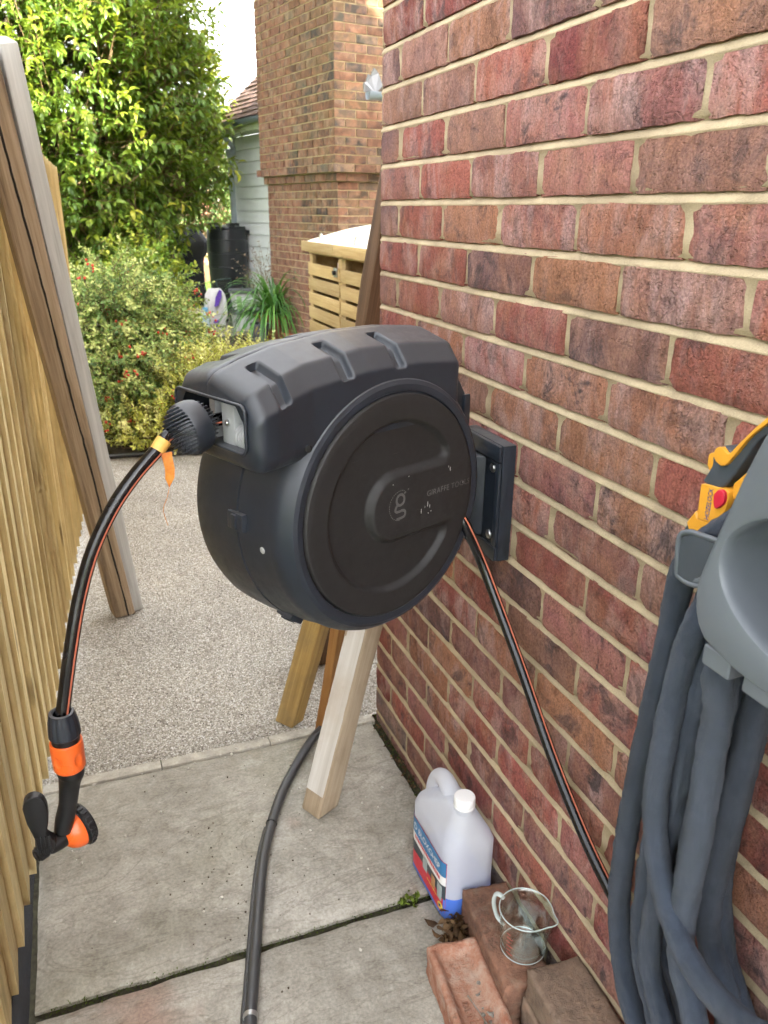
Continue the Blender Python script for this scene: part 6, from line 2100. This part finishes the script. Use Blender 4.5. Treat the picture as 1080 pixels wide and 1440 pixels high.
# ================================================================== vegetation
M_BARK = m_plain('bark', (0.10, 0.075, 0.05), 0.9, 0.4, 20, 0.9, 0.01)
M_TWIG = m_plain('twig', (0.20, 0.13, 0.06), 0.8, 0.3, 40, 0.4, 0.002)
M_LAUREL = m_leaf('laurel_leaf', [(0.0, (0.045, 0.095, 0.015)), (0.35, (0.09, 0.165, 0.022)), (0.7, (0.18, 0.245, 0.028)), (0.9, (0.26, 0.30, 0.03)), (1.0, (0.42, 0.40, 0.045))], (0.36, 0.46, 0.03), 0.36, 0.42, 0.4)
M_HEDGE = m_leaf('hedge_leaf', [(0.0, (0.02, 0.045, 0.012)), (0.5, (0.055, 0.10, 0.022)), (1.0, (0.12, 0.17, 0.04))], (0.2, 0.32, 0.04), 0.25, 0.5, 0.35)
M_GOLD = m_leaf('golden_leaf', [(0.0, (0.20, 0.25, 0.04)), (0.4, (0.40, 0.43, 0.065)), (0.75, (0.60, 0.60, 0.11)), (1.0, (0.72, 0.70, 0.28))], (0.6, 0.55, 0.1), 0.25, 0.5, 0.35)
M_GREYGREEN = m_leaf('grey_green_leaf', [(0.0, (0.07, 0.135, 0.035)), (0.45, (0.16, 0.25, 0.06)), (0.75, (0.33, 0.41, 0.10)), (1.0, (0.58, 0.60, 0.20))], (0.25, 0.32, 0.08), 0.25, 0.5, 0.35)
M_IVY = m_leaf('bright_leaf', [(0.0, (0.06, 0.13, 0.015)), (0.5, (0.14, 0.25, 0.025)), (1.0, (0.42, 0.42, 0.05))], (0.4, 0.55, 0.05), 0.35, 0.4, 0.4)
M_BERRY = m_plain('red_berry', (0.55, 0.045, 0.02), 0.3, 0.2, 40, 0.0)

def nrm(a):
    return a / (np.linalg.norm(a, axis=1)[:, None] + 1e-9)

def add_leaves(name, C_, D_, N_, L_, W_, t_, mat, parent, **kw):
    me = leaf_mesh(name, C_, D_, N_, L_, W_, t_, mat, **kw)
    return link(name, me, parent)

def sticks(name, segs, mat, parent, sides=4):
    vs, fs = [], []
    for a, b, r0, r1 in segs:
        a, b = Vector(a), Vector(b)
        d = (b - a).normalized()
        n = d.orthogonal().normalized()
        m = d.cross(n)
        b0 = len(vs)
        for p, r in ((a, r0), (b, r1)):
            for k in range(sides):
                an = 2 * math.pi * k / sides
                vs.append(p + (n * math.cos(an) + m * math.sin(an)) * r)
        for k in range(sides):
            k2 = (k + 1) % sides
            fs.append((b0 + k, b0 + k2, b0 + sides + k2, b0 + sides + k))
    return mk(name, vs, fs, mat, parent, smooth=True)

# ---- the big laurel tree
def crown_radius(d, seed):
    return 1.0 + 0.20 * mnoise.noise(Vector(d) * 1.7 + Vector((seed, 0, 0))) + 0.14 * mnoise.noise(Vector(d) * 4.0 + Vector((0, seed, 0)))

def make_tree(name, label, base, cen, rad, n_twigs, leaf, lw, per, mat, seed, group=None, shell=0.55, trunk_r=0.12, droop=0.35, tw_len=0.34, zmin=0.6):
    q = np.random.RandomState(seed)
    root = thing(name, label, 'tree', base, 0, group)
    Cs, Ds, Ns, Ls, Ws, Ts = [], [], [], [], [], []
    tw = []
    cen, rad = np.array(cen), np.array(rad)
    for _ in range(n_twigs):
        d = q.normal(size=3)
        d /= np.linalg.norm(d)
        s = shell + (1 - shell) * q.random() ** 0.6
        p = cen + d * rad * s * crown_radius(d, seed)
        if p[2] < zmin:
            continue
        up = np.array([0, 0, 1.0])
        dr = d * 0.8 + up * q.uniform(-0.1, 0.9) + q.normal(size=3) * 0.35
        dr /= np.linalg.norm(dr)
        ln = tw_len * q.uniform(0.6, 1.3)
        e = p + dr * ln
        tw.append((p - dr * ln * 0.6, e, 0.006, 0.0025))
        young = q.random()
        k = int(per * q.uniform(0.7, 1.3))
        side = np.cross(dr, up)
        side /= np.linalg.norm(side) + 1e-9
        bn = np.cross(side, dr)
        for i in range(k):
            t = (i + 0.5) / k
            an = i * 2.4 + q.normal() * 0.3
            o_ = side * math.cos(an) + bn * math.sin(an)
            ld = o_ * 0.85 + dr * (0.55 + 0.5 * t) + np.array([0, 0, -0.45 + 0.35 * young * t]) + q.normal(size=3) * 0.15
            Cs.append(p + dr * ln * t)
            Ds.append(ld)
            Ns.append(np.array([0, 0, 1.0]) + q.normal(size=3) * 0.35)
            sz = leaf * q.uniform(0.7, 1.2)
            Ls.append(sz)
            Ws.append(sz * lw * q.uniform(0.85, 1.15))
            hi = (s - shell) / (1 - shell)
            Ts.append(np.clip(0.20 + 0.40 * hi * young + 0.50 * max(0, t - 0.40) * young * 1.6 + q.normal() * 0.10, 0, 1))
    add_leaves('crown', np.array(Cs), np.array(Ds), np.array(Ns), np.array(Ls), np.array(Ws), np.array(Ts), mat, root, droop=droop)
    # trunk and limbs
    sg = []
    b = Vector(base)
    c_ = Vector(cen)
    fork = b.lerp(c_, 0.35)
    vs, fs = tube_data(catmull([b - Vector((0, 0, .1)), b.lerp(fork, 0.5) + Vector((.05, .03, 0)), fork, c_ + Vector((0, 0, rad[2] * .3))], 6), [trunk_r * (1 - 0.035 * i) for i in range(19)], 10)
    mk('trunk', vs, fs, M_BARK, root, smooth=True)
    for _ in range(26):
        d = q.normal(size=3)
        d[2] = abs(d[2]) * 0.8 - 0.1
        d /= np.linalg.norm(d)
        s0 = fork.lerp(c_ + Vector((0, 0, rad[2] * .25)), q.random())
        e = Vector(cen + d * rad * 0.85)
        mid = s0.lerp(e, 0.5) + Vector((0, 0, 0.12))
        sg += [(s0, mid, trunk_r * 0.4, trunk_r * 0.2), (mid, e, trunk_r * 0.2, 0.008)]
    sticks('limb', sg, M_BARK, root, 6)
    sticks('twigs', tw, M_TWIG, root, 3)
    return root

make_tree('laurel_tree', 'big glossy evergreen tree with sunlit yellow-green leaves at upper left', (-0.5, 9.6, 0), (-0.62, 9.3, 2.62), (1.95, 1.5, 2.25), 5000, 0.112, 0.38, 13, M_LAUREL, 5, shell=0.38, trunk_r=0.14, zmin=0.75)
make_tree('hedge_tree', 'darker small-leaved tree behind the covered barbecue', (1.15, 13.2, 0), (0.95, 13.0, 1.75), (1.6, 1.0, 1.35), 1900, 0.07, 0.42, 13, M_HEDGE, 9, shell=0.5, trunk_r=0.10, zmin=0.55, tw_len=0.3)
make_tree('far_tree', 'dark round tree behind the fence end, left of the laurel', (-3.4, 12.5, 0), (-3.4, 12.4, 2.2), (2.3, 1.3, 2.2), 1500, 0.10, 0.4, 12, M_HEDGE, 12, shell=0.5, trunk_r=0.12, zmin=0.3)

# ---- shrubs
def make_shrub(name, label, boxes, n, mat, seed, leaf, per, ln, tint=(0.5, 0.25), upb=0.8, berries=0, arch=0.12, zg=0.0, lw=0.5):
    q = np.random.RandomState(seed)
    cx_, cy_ = boxes[0][0], boxes[0][1]
    root = thing(name, label, 'shrub', (cx_, cy_, zg))
    Cs, Ds, Ns, Ls, Ws, Ts = [], [], [], [], [], []
    tw, bp_ = [], []
    wts = np.array([b[6] for b in boxes], float)
    wts /= wts.sum()
    for _ in range(n):
        bx_ = boxes[q.choice(len(boxes), p=wts)]
        d = q.normal(size=3)
        d /= np.linalg.norm(d)
        s = q.random() ** 0.38
        cr = crown_radius(d, seed)
        p = np.array(bx_[:3]) + d * np.array(bx_[3:6]) * s * cr
        if p[2] < 0.02:
            p[2] = 0.02 + 0.1 * q.random()
        dr = d * np.array([1, 1, .6]) * 0.7 + np.array([0, 0, upb]) + q.normal(size=3) * 0.35
        dr /= np.linalg.norm(dr)
        L0 = ln * q.uniform(0.5, 1.3)
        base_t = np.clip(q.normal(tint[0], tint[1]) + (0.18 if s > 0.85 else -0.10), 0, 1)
        k = int(per * q.uniform(0.7, 1.3))
        pos, dd = p.copy(), dr.copy()
        prev = pos.copy()
        for i in range(k):
            stp = L0 / k
            dd = dd + np.array([0, 0, -arch * 0.35]) + q.normal(size=3) * 0.03
            dd /= np.linalg.norm(dd)
            pos = pos + dd * stp
            an = i * 1.57 + q.normal() * 0.4
            side = np.cross(dd, [0.1, 0.2, 1.0])
            side /= np.linalg.norm(side) + 1e-9
            bn = np.cross(side, dd)
            for sg in (0, math.pi):
                o_ = side * math.cos(an + sg) + bn * math.sin(an + sg)
                Cs.append(pos)
                Ds.append(o_ + dd * 0.7 + q.normal(size=3) * 0.2)
                Ns.append(np.array([0, 0, 1.0]) + dd * 0.4 + q.normal(size=3) * 0.4)
                sz = leaf * q.uniform(0.65, 1.25)
                Ls.append(sz)
                Ws.append(sz * lw)
                Ts.append(np.clip(base_t + q.normal() * 0.14 + 0.12 * i / k, 0, 1))
            if i % 3 == 2 or i == k - 1:
                tw.append((prev, pos.copy(), 0.0018, 0.0011))
                prev = pos.copy()
        if berries and q.random() < berries:
            for _b in range(q.randint(3, 10)):
                bp_.append(pos + q.normal(size=3) * 0.018)
        if q.random() < 0.10:
            tw.append((np.array([bx_[0] + q.normal() * 0.06, bx_[1] + q.normal() * 0.06, 0.0]), p, 0.006, 0.002))
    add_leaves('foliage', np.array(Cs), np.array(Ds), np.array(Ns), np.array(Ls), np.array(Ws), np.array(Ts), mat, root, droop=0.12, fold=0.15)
    sticks('stems', tw, M_TWIG, root, 3)
    if bp_:
        bm = bmesh.new()
        for b_ in bp_:
            bmesh.ops.create_icosphere(bm, subdivisions=1, radius=0.0085 * q.uniform(0.8, 1.2), matrix=Matrix.Translation(b_))
        o = from_bm('berries', bm, M_BERRY, root, angle=80)
        o['kind'] = 'stuff'
    return root

make_shrub('golden_shrub', 'golden yellow small-leaved shrub behind the hose reel', [(0.18, 3.50, 0.16, 0.46, 0.50, 0.24, 3), (0.62, 4.1, 0.08, 0.42, 0.5, 0.16, 2), (0.0, 3.15, 0.15, 0.28, 0.28, 0.26, 1.4), (-0.25, 3.0, 0.05, 0.4, 0.22, 0.12, .5)], 2300, M_GOLD, 21, 0.024, 13, 0.22, (0.62, 0.24), 0.9)
make_shrub('berry_shrub', 'grey-green shrub with red berries against the end of the fence', [(-0.44, 3.75, 0.52, 0.32, 0.42, 0.42, 3), (-0.22, 3.9, 0.45, 0.30, 0.40, 0.40, 2.3), (-0.40, 3.35, 0.24, 0.30, 0.32, 0.30, 2), (0.0, 3.95, 0.22, 0.22, 0.3, 0.24, 0.8)], 2300, M_GREYGREEN, 22, 0.027, 13, 0.26, (0.50, 0.30), 0.55, berries=0.035, arch=0.3)
make_shrub('climbing_shrub', 'bright green leafy climber between the tree and the barbecue', [(0.22, 7.3, 0.35, 0.25, 0.35, 0.40, 2), (0.10, 7.6, 0.60, 0.28, 0.4, 0.40, 1.5)], 380, M_IVY, 23, 0.05, 9, 0.30, (0.45, 0.26), 0.6, lw=0.62)
make_shrub('dry_shrub', 'sparse rusty-leaved plant by the foot of the boarded wall', [(1.62, 8.1, 0.42, 0.22, 0.2, 0.38, 1)], 110, m_leaf('rusty_leaf', [(0.0, (0.16, 0.11, 0.08)), (0.5, (0.32, 0.20, 0.10)), (1.0, (0.42, 0.36, 0.30))], (0.4, 0.25, 0.1), 0.2), 24, 0.028, 5, 0.25, (0.5, 0.3), 0.9)

# ================================================================== small litter
M_DEADLEAF = m_leaf('dead_leaf', [(0.0, (0.035, 0.018, 0.009)), (0.6, (0.10, 0.055, 0.025)), (1.0, (0.24, 0.15, 0.07))], (0.2, 0.1, 0.03), 0.1, 0.7, 0.25)
q = np.random.RandomState(31)
n = 230
Cc = np.stack([q.normal(-0.098, 0.022, n), q.normal(-0.772, 0.026, n), np.abs(q.normal(0.012, 0.012, n)) + 0.002], 1)
Cc[:, 0] = np.minimum(Cc[:, 0], -0.03)
# more along the wall foot
m = 130
C2 = np.stack([q.uniform(-0.026, -0.004, m), q.uniform(-0.54, 0.0, m), np.full(m, -0.004)], 1)
Cc = np.concatenate([Cc, C2])
k = len(Cc)
sz = np.concatenate([q.uniform(0.012, 0.034, n), q.uniform(0.004, 0.012, m)])
me = leaf_mesh('leaf_litter', Cc, q.normal(size=(k, 3)) * np.array([1, 1, .5]), q.normal(size=(k, 3)) * 0.6 + np.array([0, 0, .8]), sz, sz * 0.5, q.random_sample(k), M_DEADLEAF, fold=0.4, droop=0.4)
o = link('leaf_litter', me)
tag(o, 'dead brown leaves gathered between the jug, bricks and wall', 'leaf litter', kind='stuff')

M_PEB = m_plain('pale_pebble', (0.52, 0.49, 0.43), 0.8, 0.3, 80, 0.3)
pr_ = random.Random(41)
pp = []
for (x, y) in [(-0.705, -0.250), (-0.530, -0.500), (-0.16, -0.335), (-0.41, -0.36), (-0.44, -0.62), (-0.33, -0.43), (-0.62, -0.2), (-0.80, -0.30), (-0.30, -0.72), (-0.70, -0.52), (-0.47, -0.12), (-0.22, -0.5), (-0.095, -0.30)]:
    pp.append(Vector((x, y, 0.003)))
for _ in range(40):
    pp.append(Vector((pr_.uniform(-0.86, -0.1), pr_.uniform(-0.62, -0.03) if pr_.random() < .7 else -0.028 + pr_.gauss(0, .012), 0.002)))
o = crumbs('pebbles', pp, 0.0034, M_PEB, None, 5)
tag(o, 'a few loose pale pebbles scattered on the paving', 'pebbles', kind='stuff')
dd = [Vector((pr_.gauss(-0.47, 0.09), pr_.gauss(-0.42, 0.14), 0.0015)) for _ in range(90)]
o = crumbs('debris_crumbs', dd, 0.0018, m_plain('dark_crumb', (0.07, 0.05, 0.03), 0.9, 0.5), None, 6)
tag(o, 'dark bits of dirt and bark scattered beside the conduit', 'debris', kind='stuff')
# loose grains standing proud of the gravel near the paving edge
q = np.random.RandomState(44)
n = 24000
X = q.uniform(-0.95, 0.35, n)
Yy = 0.012 + 2.4 * q.random_sample(n) ** 1.5
r_ = q.uniform(0.0018, 0.0042, n)
oc = np.array([[1, 0, 0], [-1, 0, 0], [0, 1, 0], [0, -1, 0], [0, 0, .7], [0, 0, -.7]])
an = q.uniform(0, 6.28, n)
V = oc[None] * r_[:, None, None] * q.uniform(0.6, 1.3, (n, 6, 1))
Vr = np.stack([V[..., 0] * np.cos(an)[:, None] - V[..., 1] * np.sin(an)[:, None], V[..., 0] * np.sin(an)[:, None] + V[..., 1] * np.cos(an)[:, None], V[..., 2]], -1)
Vr += np.stack([X, Yy, np.full(n, -0.003)], 1)[:, None]
F = np.array([[0, 2, 4], [2, 1, 4], [1, 3, 4], [3, 0, 4]])
F = (F[None] + (np.arange(n) * 6)[:, None, None]).reshape(-1, 3)
def m_grain():
    m, nt, p, out = new_mat('gravel_grain')
    g = nt.nodes.new('ShaderNodeNewGeometry')
    setp(nt, p, color=ramp(nt, g.outputs['Random Per Island'], [(0.0, (0.14, 0.12, 0.095)), (0.4, (0.33, 0.30, 0.25)), (0.8, (0.48, 0.45, 0.40)), (1.0, (0.68, 0.67, 0.64))]), rough=0.7)
    return m
o = mk('loose_gravel', Vr.reshape(-1, 3), F.tolist(), m_grain())
tag(o, 'loose pale gravel grains lying on the path near the paving edge', 'gravel', kind='stuff')
# moss and weeds in the slab joint
M_MOSS = m_leaf('moss', [(0.0, (0.03, 0.05, 0.01)), (0.6, (0.08, 0.11, 0.02)), (1.0, (0.16, 0.22, 0.03))], (0.2, 0.3, 0.03), 0.2, 0.8, 0.2)
n = 1100
C3 = np.stack([q.uniform(-0.88, -0.05, n), -0.641 + q.normal(0, 0.0045, n), q.uniform(-0.010, -0.002, n)], 1)
n2 = 60
C5 = np.stack([q.uniform(-0.024, -0.003, 420), q.uniform(-0.56, 0.0, 420), q.uniform(-0.012, -0.003, 420)], 1)
C3[:420] = C5
C4 = np.stack([q.normal(-0.165, 0.014, n2), -0.641 + q.normal(0, 0.007, n2), np.full(n2, 0.0)], 1)
D3 = q.normal(size=(n, 3)) + np.array([0, 0, .6])
D4 = q.normal(size=(n2, 3)) + np.array([0, 0, 1.1])
s3, s4 = q.uniform(0.002, 0.006, n), q.uniform(0.007, 0.016, n2)
me = leaf_mesh('joint_moss', np.concatenate([C3, C4]), np.concatenate([D3, D4]), q.normal(size=(n + n2, 3)) + np.array([0, 0, 1.]), np.concatenate([s3, s4]), np.concatenate([s3, s4]) * 0.45,
               np.concatenate([q.random_sample(n) * 0.7, 0.6 + 0.4 * q.random_sample(n2)]), M_MOSS)
o = link('joint_moss', me)
tag(o, 'moss and a tiny weed growing in the joint between paving slabs', 'moss', kind='stuff')
